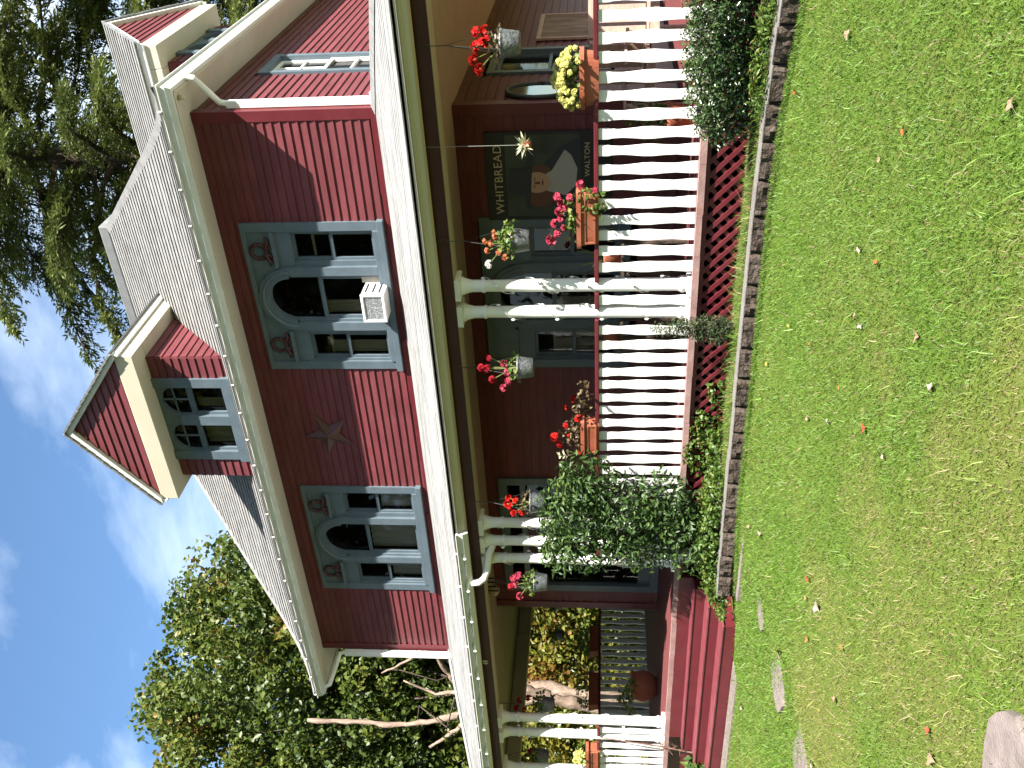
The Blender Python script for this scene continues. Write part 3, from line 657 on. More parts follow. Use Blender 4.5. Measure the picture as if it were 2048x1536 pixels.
balustrade(-7.86, -7.70, -.03); balustrade(-11.18, -10.98, -.03); balustrade(-11.99, -11.30, -.03); balustrade(-14.24, -12.11, -.03)
balustrade(.1, 6.3, 0, 'Y', -14.3); balustrade(.4, 4.5, 0, 'Y', -1.14)
# lattice skirt
lat = MB().box(-8.0, -1.05, -.113, -.08, .34, .395).build('lattice_frame', 'maroon_trim', house)
hL = .345; slat = MB().add([(-.027, -.006, 0), (.027, -.006, 0), (.027 + hL, -.006, hL), (-.027 + hL, -.006, hL), (-.027, .006, 0), (.027, .006, 0), (.027 + hL, .006, hL), (-.027 + hL, .006, hL)],
    [(0, 1, 2, 3), (7, 6, 5, 4), (0, 4, 5, 1), (1, 5, 6, 2), (2, 6, 7, 3), (3, 7, 4, 0)]).mesh('lattice_slat', 'maroon_trim')
MB().box(-14.4, -11.01, -.09, -.056, .08, .70).build('skirt_panel', 'maroon_trim', house)
x = -7.95
while x < -1.4:
    inst('lattice_slat', slat, lat, T(x + hL, -.120, .385) @ Matrix.Diagonal((-1, -1, 1, 1)))
    inst('lattice_slat', slat, lat, T(x, -.107, .385)); x += .132
# steps
st = MB()
zt = [.60, .465, .335]; yn = [-.36, -.63, -.90]
for i in range(3): st.box(-11.0, -8.02, yn[i] + .02, -.168, (zt[i + 1] if i < 2 else .05) - (0 if i < 2 else 0), zt[i] - .025)
steps = st.build('porch_steps', 'maroon_trim', house); steps['label'] = 'maroon painted porch steps'
MB().box(-11.0, -8.02, -.17, -.168 + .05, .60, .75).build('riser', 'maroon_trim', steps)
for i in range(3):
    b = MB(); yb2 = -.172 if i == 0 else yn[i - 1] + .018
    b.box(-11.02, -8.0, yn[i] - .002, yb2, zt[i] - .020, zt[i]); b.build('tread', 'tread_paint', steps, bevel=.004)
    z0_ = zt[i + 1] if i < 2 else .08
    MB().box(-11.01, -8.01, yn[i] + .008, yn[i] + .02, z0_, zt[i] - .025).build('riser', 'maroon_trim', steps)
# house number
def text_mesh(body, size, mat, parent, mat4, name, ext=.003, align='LEFT', sx=1.0):
    cu = bpy.data.curves.new(name, 'FONT'); cu.body = body; cu.size = size; cu.extrude = ext; cu.align_x = align; cu.space_character = 1.08
    to = bpy.data.objects.new(name + '_tmp', cu); COL.objects.link(to)
    dg = bpy.context.evaluated_depsgraph_get(); me = bpy.data.meshes.new_from_object(to.evaluated_get(dg))
    bpy.data.objects.remove(to); bpy.data.curves.remove(cu); me.materials.clear(); me.materials.append(M[mat])
    return put(bpy.data.objects.new(name, me), parent, mat4 @ Matrix.Rotation(R(90), 4, 'X') @ Matrix.Diagonal((sx, 1, 1, 1)))
text_mesh('49', .10, 'white_paint', house, T(-9.70, -.124, 3.085), 'house_number', sx=.8)

# ------------------------------------------------------------------ things on the house
t = empty('string_lights', (EX1, EY0, 6.3), 'white string lights clipped along the upper roof gutter', 'lights')
b = MB(); c = MB(); x = EX1 - .25; prev = None
while x > EX0:
    c.lathe([(.004, 0), (.011, .01), (.011, .03), (.003, .045)], (x, EY0 - .036, 6.30), 6)
    if prev: b.tube([prev, ((prev[0] + x) / 2, EY0 - .034, 6.285), (x, EY0 - .034, 6.30)], .004, 4)
    prev = (x, EY0 - .034, 6.30); x -= .44
b.build('wire', 'wire', t); tag(c.build('bulbs', 'bulb', t), kind='stuff')
t = empty('string_lights', (-7.3, PY0, 3.2), 'white string lights clipped along the gutter above the steps', 'lights')
b = MB(); c = MB(); x = -7.5; prev = None
while x > -13:
    c.lathe([(.004, 0), (.012, .01), (.012, .03), (.003, .05)], (x, PY0 - .02, 3.255), 6); c.lathe([(.003, 0), (.012, .012), (.012, .03), (.004, .04)], (x - .08, PY0 - .02, 3.16), 6)
    if prev: b.tube([prev, ((prev[0] + x) / 2, PY0 - .016, 3.185), (x, PY0 - .012, 3.21)], .004, 4)
    prev = (x, PY0 - .012, 3.21); x -= .52
b.build('wire', 'wire', t); tag(c.build('bulbs', 'bulb', t), kind='stuff')
collab = ['right-hand column of the pair beside the pink geranium box', 'left-hand column of the pair beside the thin juniper', 'column right of the steps beside the red hanging geranium', 'middle column of the three right of the steps', 'column at the right edge of the steps', 'column at the left edge of the steps', 'column left of the steps by the rail with the yellow box']
for i, (x, y) in enumerate(cols[:7]):
    t = empty('string_lights', (x, y, DZ), 'string lights on the ' + collab[i], 'lights', 'string lights wound round the porch columns')
    b = MB(); c = MB(); pts = []
    for k in range(90):
        a = k * .30 + i; z = 1.0 + k * .0205; pts.append((x + .076 * math.cos(a), y + .076 * math.sin(a), z))
        if k % 7 == 3: c.lathe([(.003, 0), (.011, .01), (.011, .026), (.003, .04)], (x + .084 * math.cos(a), y + .084 * math.sin(a), z - .02), 6)
    b.tube(pts, .0035, 4); b.build('wire', 'gutter_white', t); tag(c.build('bulbs', 'bulb', t), kind='stuff')

# air conditioner in the middle light of the right-hand triple window
ac = empty('air_conditioner', (-5.60, 2.05, 4.27), 'white window air conditioner jutting from the arched middle window', 'air conditioner')
b = MB(); x0, x1, y0, y1, z0, z1 = -5.79, -5.41, 1.88, 2.24, 4.27, 4.56
b.box(x0, x1, y0 + .01, y1, z0, z1); b.build('case', 'ac_white', ac, bevel=.012)
b = MB(); frame_rect(b, x0 - .004, x1 + .004, z0 - .004, z1 + .004, .035, y0 - .012, y0 + .012); b.build('front_frame', 'ac_white', ac, bevel=.008)
MB().box(x0 + .03, x1 - .03, y0 + .002, y0 + .008, z0 + .03, z1 - .03).build('condenser_fins', 'ac_fin', ac)
b = MB()
for zz_ in (4.33, 4.41, 4.50): b.box(x1 + .001, x1 + .004, y0 + .06, y1 - .08, zz_, zz_ + .022)
b.build('side_vent', 'black_iron', ac)
MB().box(-5.41, -5.31, 2.20, 2.215, 4.38, 4.60).build('filler_panel', 'curtain', ac); MB().box(-5.90, -5.79, 2.20, 2.215, 4.38, 4.60).build('filler_panel', 'curtain', ac)
# star
star = empty('barn_star', (-7.75, WY - .03, 5.40), 'five pointed tin star hung between the two upstairs triple windows', 'star')
vs = [(0, -.07, 0)]; 
for k in range(10):
    a = R(90 + 36 * k + 8); r_ = .37 if k % 2 == 0 else .145; vs.append((r_ * math.cos(a), 0, r_ * math.sin(a)))
MB().add(vs, [(0, 1 + (k + 1) % 10, 1 + k) for k in range(10)]).build('star_face', 'copper_star', star, T(-7.76, WY - .03, 5.41))
# pub sign
sg = empty('pub_sign', (-4.05, WY - .03, 1.5), 'black pub sign with a painted portrait of a man in a hat', 'sign')
MB().box(-4.58, -3.53, WY - .055, WY - .026, 1.52, 2.95).build('board', 'sign_black', sg, bevel=.004)
Y0 = WY - .058
def flat(pts, mat, d, nm): return MB().prism(pts, Y0 - d, Y0 + .002).build(nm, mat, sg)
flat([(-4.53, 1.88), (-3.56, 1.88), (-3.56, 2.72), (-4.53, 2.72)], 'sign_ground', .001, 'picture')
def ell(cx, cz, rx, rz, n_=20, rot=0): return [(cx + rx * math.cos(2 * math.pi * i / n_) * math.cos(rot) - rz * math.sin(2 * math.pi * i / n_) * math.sin(rot), cz + rx * math.cos(2 * math.pi * i / n_) * math.sin(rot) + rz * math.sin(2 * math.pi * i / n_) * math.cos(rot)) for i in range(n_)]
flat([(-4.52, 1.885), (-3.60, 1.885), (-3.72, 2.12), (-3.92, 2.30), (-4.30, 2.30), (-4.50, 2.05)], 'sign_coat', .003, 'painted_coat')
flat(ell(-4.27, 2.33, .15, .17), 'sign_hair', .005, 'painted_hair'); flat(ell(-3.99, 2.33, .08, .12), 'sign_hair', .0052, 'painted_hair')
flat([(-4.22, 2.26), (-4.28, 2.05), (-4.16, 1.93), (-3.96, 1.91), (-3.80, 1.98), (-3.74, 2.05), (-3.98, 2.20), (-4.02, 2.27)], 'sign_collar', .007, 'painted_collar')
flat(ell(-4.12, 2.37, .125, .155), 'sign_skin', .009, 'painted_face')
flat([(-4.44, 2.46), (-3.72, 2.40), (-3.74, 2.44), (-3.94, 2.50), (-3.96, 2.68), (-4.22, 2.70), (-4.27, 2.51), (-4.42, 2.50)], 'sign_coat', .011, 'painted_hat')
b = MB(); b.prism(ell(-4.165, 2.40, .02, .008, 8), Y0 - .011, Y0 - .009); b.prism(ell(-4.08, 2.395, .02, .008, 8), Y0 - .011, Y0 - .009); b.prism([(-4.17, 2.305), (-4.12, 2.318), (-4.07, 2.303), (-4.12, 2.296)], Y0 - .011, Y0 - .009); b.prism([(-4.135, 2.40), (-4.115, 2.40), (-4.105, 2.335), (-4.14, 2.338)], Y0 - .0105, Y0 - .009)
b.build('painted_features', 'sign_hair', sg)
text_mesh('WHITBREAD', .135, 'sign_gold', sg, T(-4.50, Y0 - .004, 2.762), 'lettering', .002, sx=1.02)
text_mesh('WALTON', .082, 'sign_gold', sg, T(-4.06, Y0 - .004, 1.772), 'lettering', .002, sx=1.06)
# oval mirror, framed print on the side wall under the porch
ov = empty('oval_mirror', (XR + .03, 2.56, 2.0), 'dark oval mirror hung on the side wall near the house corner', 'mirror')
MSo = T(XR + .045, 2.56, 2.33) @ RZ(R(90))
b = MB(); b.tube([(.25 * math.cos(a), 0, .37 * math.sin(a)) for a in [2 * math.pi * i / 36 for i in range(37)]], .03, 8); b.build('frame', 'black_iron', ov, MSo, True)
plain('mirror', (.35, .36, .36), .06, .5, 1.0)
MB().prism(ell(0, 0, .25, .37, 36), -.006, .01).build('mirror_glass', 'mirror', ov, MSo)
fp = empty('framed_print', (XR + .03, 5.4, 1.7), 'brown framed print on the side wall behind the yellow flowers', 'picture')
MSp = T(XR + .03, 0, 0) @ RZ(R(90)); b = MB(); frame_rect(b, 4.75, 6.1, 1.72, 2.5, .06, -.03, .0); b.build('frame', 'wood_chair', fp, MSp); MB().box(4.8, 6.05, -.012, -.002, 1.77, 2.45).build('print', 'bark', fp, MSp)
mbx = empty('mailbox', (-10.07, WY - .05, 1.1), 'small white letter box on the trim beside the front door', 'mailbox')
MB().box(-10.14, -10.00, WY - .14, WY - .044, 1.12, 1.33).build('box', 'gutter_white', mbx, bevel=.01); MB().prism_x([(WY - .16, 1.325), (WY - .044, 1.38), (WY - .044, 1.325)], -10.15, -9.99).build('lid', 'gutter_white', mbx)
lm = empty('porch_lamp', (-9.75, 1.2, CZ), 'round globe lamp on the porch ceiling before the front door', 'lamp')
MB().lathe([(.07, 0), (.07, -.03), (.04, -.05)], (-9.75, 1.2, CZ), 14).build('canopy', 'brass', lm, smooth=True); MB().lathe([(.03, -.045), (.06, -.07), (.085, -.12), (.075, -.18), (.035, -.215), (.0, -.22)], (-9.75, 1.2, CZ), 18).build('globe', 'globe', lm, smooth=True)
wc = empty('wind_chime', (-9.0, .6, CZ), 'dark wind chime hanging from the porch ceiling by the steps', 'wind chime')
b = MB()
for k in range(4): b.tube([(-9.12 + k * .075, .6, 3.17), (-9.12 + k * .075, .6, 2.98 + .03 * (k % 2))], .011, 6)
b.build('tubes', 'black_iron', wc); MB().lathe([(.14, 3.17), (.14, 3.185)], (-9.0, .6, 0), 14).tube([(-9.0, .6, 3.18), (-9.0, .6, CZ + .01)], .006, 5).build('hanger', 'black_iron', wc)

# ------------------------------------------------------------------ plants
def leaf_quads(pos, nrm, dirv, ln, wd, fold=.25):
    """diamond leaves, two triangles each"""
    n_ = len(pos); dirv = dirv / np.linalg.norm(dirv, axis=1, keepdims=True)
    side = np.cross(dirv, nrm); side /= np.linalg.norm(side, axis=1, keepdims=True) + 1e-9; nr = np.cross(side, dirv)
    ln = np.broadcast_to(np.asarray(ln, float).reshape(-1, 1), (n_, 1)); wd = np.broadcast_to(np.asarray(wd, float).reshape(-1, 1), (n_, 1))
    b0 = pos; tip = pos + dirv * ln; mid = pos + dirv * ln * .45
    l = mid + side * wd / 2 + nr * wd * fold; r_ = mid - side * wd / 2 + nr * wd * fold
    V = np.stack([b0, r_, tip, l], 1).reshape(-1, 3); i = np.arange(n_) * 4
    Fc = np.stack([np.stack([i, i + 1, i + 2], 1), np.stack([i, i + 2, i + 3], 1)], 1).reshape(-1, 3)
    return V, Fc
def rnd_unit(n_):
    v = rng.normal(size=(n_, 3)); return v / np.linalg.norm(v, axis=1, keepdims=True)
def leaves(name, pos, ln, wd, mat, parent, rnd=None, upbias=.6, outward=None, droop=0, dirv=None, fold=.25):
    n_ = len(pos); nrm = rnd_unit(n_) * .8 + np.array([0, 0, upbias])
    if outward is not None: nrm += outward * .5
    dv = rnd_unit(n_) if dirv is None else dirv + rnd_unit(n_) * .45
    dv[:, 2] -= droop
    dv = dv - nrm * (np.sum(dv * nrm, 1, keepdims=True) / np.sum(nrm * nrm, 1, keepdims=True)) * .8
    ln = ln * rng.uniform(.65, 1.25, n_); wd_ = wd * rng.uniform(.7, 1.2, n_)
    V, Fc = leaf_quads(pos, nrm, dv, ln, wd_, fold)
    if rnd is None: rnd = rng.uniform(0, 1, n_)
    return put(bpy.data.objects.new(name, np_mesh(name, V, Fc, mat, {'rnd': np.repeat(np.clip(rnd, 0, 1), 4)})), parent)

# --- geranium flower heads (shared meshes)
def head_mesh(name, mat, r_, n_, pl, pw):
    v = rnd_unit(n_); v[:, 2] = np.abs(v[:, 2]) * .9 - .25; v /= np.linalg.norm(v, axis=1, keepdims=True)
    P = []; Nn = []; D = []
    for q in v:
        t1 = np.cross(q, [.3, .5, .8]); t1 /= np.linalg.norm(t1); t2 = np.cross(q, t1)
        for k in range(5):
            a = 2 * math.pi * k / 5 + q[0] * 5; d = t1 * math.cos(a) + t2 * math.sin(a); P.append(q * r_); Nn.append(q); D.append(d + q * .35)
    V, Fc = leaf_quads(np.array(P), np.array(Nn), np.array(D), pl, pw, .1)
    return np_mesh(name, V, Fc, mat, {'rnd': np.repeat(rng.uniform(0, 1, len(P)), 4)})
HEAD = {c: [head_mesh('flower_head', 'petal_' + c, .030, 16, .024, .022) for _ in range(2)] for c in ('red', 'pink', 'crimson')}
HEAD['orange'] = [head_mesh('flower_head', 'petal_orange', .018, 9, .018, .016)]; HEAD['white'] = [head_mesh('flower_head', 'petal_white', .03, 14, .024, .022)]
HEAD['yellow'] = [head_mesh('flower_head', 'petal_yellow', .016, 22, .018, .013) for _ in range(2)]
def flower(parent, kind, p, s=1.0, stem_from=None, leafmat_='leaf_pot'):
    inst('flower_head', random.choice(HEAD[kind]), parent, T(*p) @ Matrix.Rotation(random.uniform(0, 6), 4, 'Z') @ Matrix.Rotation(random.uniform(-.5, .5), 4, 'X') @ Matrix.Scale(s, 4))
def stems(parent, base, tips, r_=.004):
    b = MB()
    for tp in tips:
        m_ = [(base[0] + (tp[0] - base[0]) * .5 + random.uniform(-.02, .02), base[1] + (tp[1] - base[1]) * .5, base[2] + (tp[2] - base[2]) * .65), tp]
        b.tube([base, *m_], r_, 4)
    b.build('stems', 'leaf_stem', parent)
plain('leaf_stem', (.16, .19, .06), .6)
pot_prof = [(.085, 0), (.095, .01), (.112, .13), (.116, .145), (.122, .150), (.122, .165), (.112, .165), (.105, .14), (.0, .13)]
pot_me = MB().lathe(pot_prof, n=24).mesh('pot', 'pot_metal', True)
def hang_basket(loc, label, heads, nleaf=130, spread=.16, lmat='leaf_pot', z_hook=CZ, scale=1.0, hgt=.16, name='hanging_basket'):
    x, y, z = loc; z_hook = 3.155 if y < 0 else z_hook; t = empty(name, loc, label, 'hanging basket', 'hanging flower baskets on the porch')
    inst('pot', pot_me, t, T(x, y, z) @ Matrix.Scale(scale, 4))
    b = MB(); top = (x, y, z + .62)
    for k in range(3):
        a = 2.1 * k + .4; b.tube([(x + .12 * math.cos(a) * scale, y + .12 * math.sin(a) * scale, z + .155), top], .0028, 4)
    b.tube([top, (x, y, z_hook - .12), (x + .03, y, z_hook - .07), (x, y, z_hook - .04), (x, y, z_hook + .005)], .0045, 5); b.build('hanger', 'black_iron', t)
    n_ = nleaf; v = rnd_unit(n_); v[:, 2] = np.abs(v[:, 2]) * 1.1 - .25; rr_ = rng.uniform(.45, 1, n_)[:, None]
    pos = np.array([x, y, z + .17]) + v * rr_ * np.array([spread, spread, hgt]); leaves('foliage', pos, .055, .05, lmat, t, outward=v, droop=.2)
    tips = []
    for (dx, dy, dz, kind, s) in heads:
        p = (x + dx, y + dy, z + .16 + dz); flower(t, kind, p, s); tips.append(p)
    stems(t, (x, y, z + .12), tips)
    return t
def H(kind, pts, s=1.0): return [(dx * rt.x + random.uniform(-.04, .04), dx * rt.y - .05, dz, kind, s) for dx, dz in pts]
hang_basket((-1.99, -.16, 2.29), 'grey hanging pot of bright red geraniums above the yellow flower box', H('red', [(.10, .19), (.02, .20), (.0, .14), (-.08, .22), (.06, .10), (-.15, .17), (.13, .12)], 1.15), 60, .15, 'leaf_bronze')
hang_basket((-3.74, -.16, 2.29), 'grey hanging pot of orange and white begonias beside the pub sign', H('orange', [(.12, .16), (-.02, .19), (.0, .24), (-.06, .12), (-.16, .06), (.05, .15), (-.08, .22)], 1.2) + H('white', [(-.16, .21)], 1.0), 170, .20)
hang_basket((-5.13, -.16, 2.31), 'grey hanging pot of leggy pink-red geraniums left of the column pair', H('pink', [(.04, .13), (-.02, .10), (-.12, .09), (-.18, .14)], .95) + H('crimson', [(.12, .28), (.02, .36), (-.06, .25), (0, .30)], 1.0), 55, .14)
hang_basket((-6.91, -.16, 2.26), 'hanging pot of scarlet geraniums behind the tall leafy bush', H('red', [(.07, .16), (.02, .26), (-.03, .22), (-.09, .18), (-.06, .09), (.10, .24)], 1.0), 60, .15, 'leaf_bronze')
hang_basket((-8.15, -.16, 2.27), 'dark hanging pot of pink geraniums right of the porch steps', H('pink', [(.08, .18), (.02, .22), (-.15, .16), (.10, .24)], 1.15) + H('crimson', [(-.02, .27)], 1.1), 70, .16)
hang_basket((-11.10, .35, 2.30), 'shaded hanging pot of crimson geraniums between the columns left of the steps', H('crimson', [(.12, .2), (.10, .32), (-.05, .25), (-.03, .36)], 1.1), 130, .2)
hang_basket((-12.3, .35, 2.42), 'hanging pot of crimson flowers past the left end of the steps', H('crimson', [(.1, .1), (-.05, .15), (-.12, -.02)], 1.1), 120, .2)
hang_basket((-14.1, 4.18, 2.36), 'shaded hanging pot on the far porch side above a rail box', H('crimson', [(.1, .1), (-.05, .15)], 1), 130, .2)
hang_basket((-14.1, 4.95, 2.42), 'shaded hanging pot on the far porch side nearest the house wall', H('crimson', [(.08, .12)], 1), 130, .19)
# tiny hanging succulent
t = empty('hanging_succulent', (-2.84, -.16, 2.23), 'tiny pink pot with a pale cream succulent hanging before the pub sign', 'plant')
MB().lathe([(.028, 0), (.04, .05), (.042, .06), (.0, .055)], (-2.84, -.16, 2.24), 14).build('pot', 'terracotta', t, smooth=True)
k = 46; a_ = rng.uniform(0, 2 * np.pi, k); e_ = rng.uniform(-.1, 1.0, k); dv = np.stack([np.cos(a_) * np.cos(e_), np.sin(a_) * np.cos(e_), np.sin(e_) * .7], 1)
leaves('succulent', np.tile([[-2.84, -.16, 2.295]], (k, 1)), .105, .028, 'petal_cream', t, dirv=dv * 2.2)
MB().tube([(-2.84, -.16, 2.30), (-2.84, -.16, 3.16)], .0035, 4).build('cord', 'wire', t)

# --- boxes on the rail
def trough(name, x0, x1, y, z0, z1, parent, rounded=False):
    b = MB(); cx, hw = (x0 + x1) / 2, (x1 - x0) / 2
    def ring(h, d, z, n_=28):
        out = []
        for i in range(n_):
            a = 2 * math.pi * i / n_; e = 2 / (2.6 if rounded else 7); c_, s_ = math.cos(a), math.sin(a)
            out.append((cx + h * math.copysign(abs(c_) ** e, c_), y + d * math.copysign(abs(s_) ** e, s_), z))
        return out
    lay = [(hw - .035, .075, z0), (hw - .015, .09, z1 - .045), (hw - .012, .092, z1 - .044), (hw + .008, .108, z1 - .04), (hw + .008, .108, z1), (hw - .012, .09, z1), (hw - .02, .085, z1 - .03)]
    vs = []; n_ = 28
    for h, d, z in lay: vs += ring(h, d, z)
    fs = [tuple(range(n_ - 1, -1, -1))]
    for j in range(len(lay) - 1):
        for i in range(n_): a, c_ = j * n_ + i, j * n_ + (i + 1) % n_; fs.append((a, c_, c_ + n_, a + n_))
    fs.append(tuple(range((len(lay) - 1) * n_, len(lay) * n_)))
    b.add(vs, fs); o_ = b.build(name, 'terracotta', parent)
    if not rounded:
        q = MB(); frame_rect(q, x0 + .05, x1 - .05, z0 + .03, z1 - .065, .016, y - .092, y - .076); q.build('relief_panel', 'terracotta', parent)
    return o_
def rail_box(label, x0, x1, z0, z1, nleaf, lmat, heads, kind, rounded=False, hgt=.16, sp=1.0, cat='flower box'):
    y = -.02; t = empty('flower_box', ((x0 + x1) / 2, y, z0), label, 'flower box', 'terracotta flower boxes on the porch rail')
    trough('trough', x0, x1, y, z0, z1, t, rounded); cx, hw = (x0 + x1) / 2, (x1 - x0) / 2
    MB().box(x0 + .04, x1 - .04, y - .07, y + .07, z1 - .05, z1 - .028).build('potting_soil', 'soil', t)
    if nleaf:
        v = rnd_unit(nleaf); v[:, 2] = np.abs(v[:, 2]); pos = np.array([cx, y, z1]) + v * rng.uniform(.3, 1, nleaf)[:, None] * np.array([hw * sp, .15, hgt]); leaves('foliage', pos, .05, .045, lmat, t, outward=v)
    for p, s, kd in heads: flower(t, kd, p, s)
    return t
hs = []
for i in range(95):                                # dome of yellow chrysanthemums
    a = random.uniform(0, 2 * math.pi); r_ = math.sqrt(random.random()); hs.append(((-2.33 + .27 * r_ * math.cos(a), -.02 + .17 * r_ * math.sin(a), 1.84 + .20 * math.sqrt(max(0, 1 - r_ * r_)) - .03 * r_), random.uniform(.95, 1.25), 'yellow'))
rail_box('rounded terracotta box of yellow chrysanthemums on the porch rail', -2.58, -2.08, 1.66, 1.82, 160, 'leaf_pot', hs, None, True, .15)
pk = [((-3.52 + dx, -.07, 1.86 + dz), s, 'pink') for dx, dz, s in [(.02, .16, 1), (-.10, .20, 1.05), (-.20, .18, .9), (-.26, .24, 1.25), (.10, .14, .9), (.16, .17, 1.0), (.05, .11, .8), (-.05, .14, .9), (.27, -.04, 1.1), (.22, -.17, .8), (-.02, -.10, .75), (.15, .06, .9), (-.14, .12, .8)]]
t2 = rail_box('terracotta box of trailing pink geraniums right of the column pair', -3.86, -3.30, 1.665, 1.865, 110, 'leaf_pot', pk, None, False, .16, .75)
n_ = 60; pos = np.stack([rng.uniform(-3.50, -3.25, n_), rng.uniform(-.18, -.12, n_), rng.uniform(1.60, 1.84, n_)], 1); leaves('trailing_leaves', pos, .05, .04, 'leaf_pot', t2)
rd = [((-6.06 + dx, -.05, 1.86 + dz), s, 'red') for dx, dz, s in [(-.20, .0, 1.2), (-.02, .27, 1.25), (-.12, .22, .9), (.13, .15, .9), (.22, .02, 1.1), (.47, .06, 1.0), (.36, .14, .7), (.0, .12, .6)]]
t3 = rail_box('terracotta box of red geraniums with bronze leaves left of the thin juniper', -6.30, -5.84, 1.665, 1.86, 120, 'leaf_bronze', rd, None, False, .26, .9)
n_ = 130; q = rng.uniform(0, 1, n_); pos = np.stack([-5.95 + q * .52, rng.uniform(-.14, .08, n_), 1.76 + rng.uniform(0, 1, n_) * (.22 - .12 * q)], 1); leaves('trailing_leaves', pos, .05, .048, 'leaf_bronze', t3)
MB().tube([(-6.25, -.05, 1.85), (-6.31, -.06, 1.95), (-6.33, -.06, 2.0)], .004, 4).build('leaf_stalk', 'twig', t3)
leaves('pale_leaf', np.array([[-6.33, -.06, 1.99 + .012 * i] for i in range(9)]), .07, .03, 'petal_cream', t3, dirv=np.array([[(-1) ** i * 1.6, 0, .8] for i in range(9)]))
yl = [((-11.66 + random.uniform(-.14, .1), -.06 + random.uniform(-.06, .05), 1.88 + random.uniform(0, .13)), random.uniform(1.2, 1.6), 'yellow') for _ in range(26)]
rail_box('terracotta box of yellow flowers on the rail left of the steps', -11.95, -11.45, 1.665, 1.86, 90, 'leaf_bed', yl, None, False, .2)
for k, (ya, yb_) in enumerate(((2.7, 3.45), (3.9, 4.55))):
    t = empty('flower_box', (-14.3, (ya + yb_) / 2, 1.705), 'shaded terracotta box on the far porch rail, ' + ('towards the steps' if k == 0 else 'towards the house wall'), 'flower box', 'terracotta flower boxes on the porch rail')
    Mq = T(-14.3, (ya + yb_) / 2, 0) @ RZ(R(90)); hw = (yb_ - ya) / 2
    b = MB(); b.add([(sx_ * (hw - (.03 if z_ < 1.8 else 0)), sy_ * (.07 if z_ < 1.8 else .09), z_) for z_ in (1.705, 1.88) for sy_ in (-1, 1) for sx_ in (-1, 1)], [(0, 2, 3, 1), (4, 5, 7, 6), (0, 1, 5, 4), (2, 6, 7, 3), (0, 4, 6, 2), (1, 3, 7, 5)]); b.build('trough', 'terracotta', t, Mq, bevel=.008)
    v = rnd_unit(160); v[:, 2] = np.abs(v[:, 2]); pos = np.array([-14.3, (ya + yb_) / 2, 1.88]) + v * np.array([.14, hw, .22]); leaves('foliage', pos, .06, .05, 'leaf_pot', t)
# spiky potted plants standing inside the rail
for (x, y, nb, lb) in ((-4.22, .42, 26, 'spiky green aloe on a stand behind the rail right of the column pair'), (-5.10, .42, 12, 'sparse spiky plant on a stand behind the rail left of the column pair')):
    t = empty('potted_plant', (x, y, DZ), lb, 'plant')
    MB().box(x - .14, x + .14, y - .14, y + .14, 1.42, 1.45).box(x - .13, x - .10, y - .13, y - .10, DZ, 1.42).box(x + .10, x + .13, y - .13, y - .10, DZ, 1.42).box(x - .13, x - .10, y + .10, y + .13, DZ, 1.42).box(x + .10, x + .13, y + .10, y + .13, DZ, 1.42).build('stand', 'bark_dark', t)
    MB().lathe([(.08, 1.45), (.11, 1.60), (.115, 1.62), (.0, 1.61)], (x, y, 0), 18).build('pot', 'terracotta', t, smooth=True)
    vs = []; fs = []; rv = []
    for k in range(nb):
        a = random.uniform(0, 6.28); e = random.uniform(.5, 1.35); ln = random.uniform(.22, .36); wd = .011; base = Vector((x + .03 * math.cos(a), y + .03 * math.sin(a), 1.60))
        d = Vector((math.cos(a) * math.cos(e), math.sin(a) * math.cos(e), math.sin(e))); s_ = Vector((-math.sin(a), math.cos(a), 0)); q0 = len(vs)
        for j in range(5):
            u = j / 4; c_ = base + d * ln * u + Vector((math.cos(a), math.sin(a), -1.1)) * (.13 * u * u * (1.4 - e) * .8); w_ = wd * (1 - u * u * .9); vs += [c_ + s_ * w_, c_ - s_ * w_]; rv += [k / nb] * 2
        for j in range(4): fs.append((q0 + 2 * j, q0 + 2 * j + 1, q0 + 2 * j + 3, q0 + 2 * j + 2))
    put(bpy.data.objects.new('leaf_blades', np_mesh('leaf_blades', np.array([tuple(p_) for p_ in vs]), np.array(fs), 'leaf_spiky', {'rnd': np.array(rv)})), t)
# big pot at the top of the steps
t = empty('large_pot', (-12.1, 1.5, DZ), 'large round terracotta pot standing on the deck left of the steps', 'pot')
MB().lathe([(.13, 0), (.2, .08), (.24, .2), (.22, .3), (.2, .34), (.23, .36), (.23, .39), (.19, .39), (.18, .33), (.0, .32)], (-12.1, 1.5, DZ), 26).build('pot_body', 'terracotta', t, smooth=True)
v = rnd_unit(90); v[:, 2] = np.abs(v[:, 2]); leaves('foliage', np.array([-11.75, 1.0, DZ + .36]) + v * np.array([.22, .22, .2]), .09, .06, 'leaf_pot', t)
# porch furniture behind the right-hand rail
def armchair(x, y, rz, label):
    t = empty('armchair', (x, y, DZ), label, 'chair', 'wooden porch armchairs'); Mx = T(x, y, DZ) @ RZ(rz)
    for sx_ in (-1, 1):
        MB().box(sx_ * .27 - .025, sx_ * .27 + .025, -.27, -.22, 0, .60).build('leg', 'wood_chair', t, Mx); MB().box(sx_ * .27 - .025, sx_ * .27 + .025, .20, .25, 0, .95).build('leg', 'wood_chair', t, Mx)
        MB().box(sx_ * .27 - .045, sx_ * .27 + .045, -.32, .22, .60, .63).build('armrest', 'wood_chair', t, Mx, bevel=.006)
    for k in range(5): MB().box(-.24, .24, -.26 + k * .1, -.18 + k * .1, .39, .415).build('seat_slat', 'wood_chair', t, Mx)
    for k in range(5): MB().box(-.21 + k * .093, -.15 + k * .093, .215, .235, .44, .88).build('back_slat', 'wood_chair', t, Mx)
    for q in ((.20, .245, .88, .96), (-.265, -.235, .34, .39), (.205, .24, .36, .43)): MB().box(-.27, .27, *q).build('rail', 'wood_chair', t, Mx)
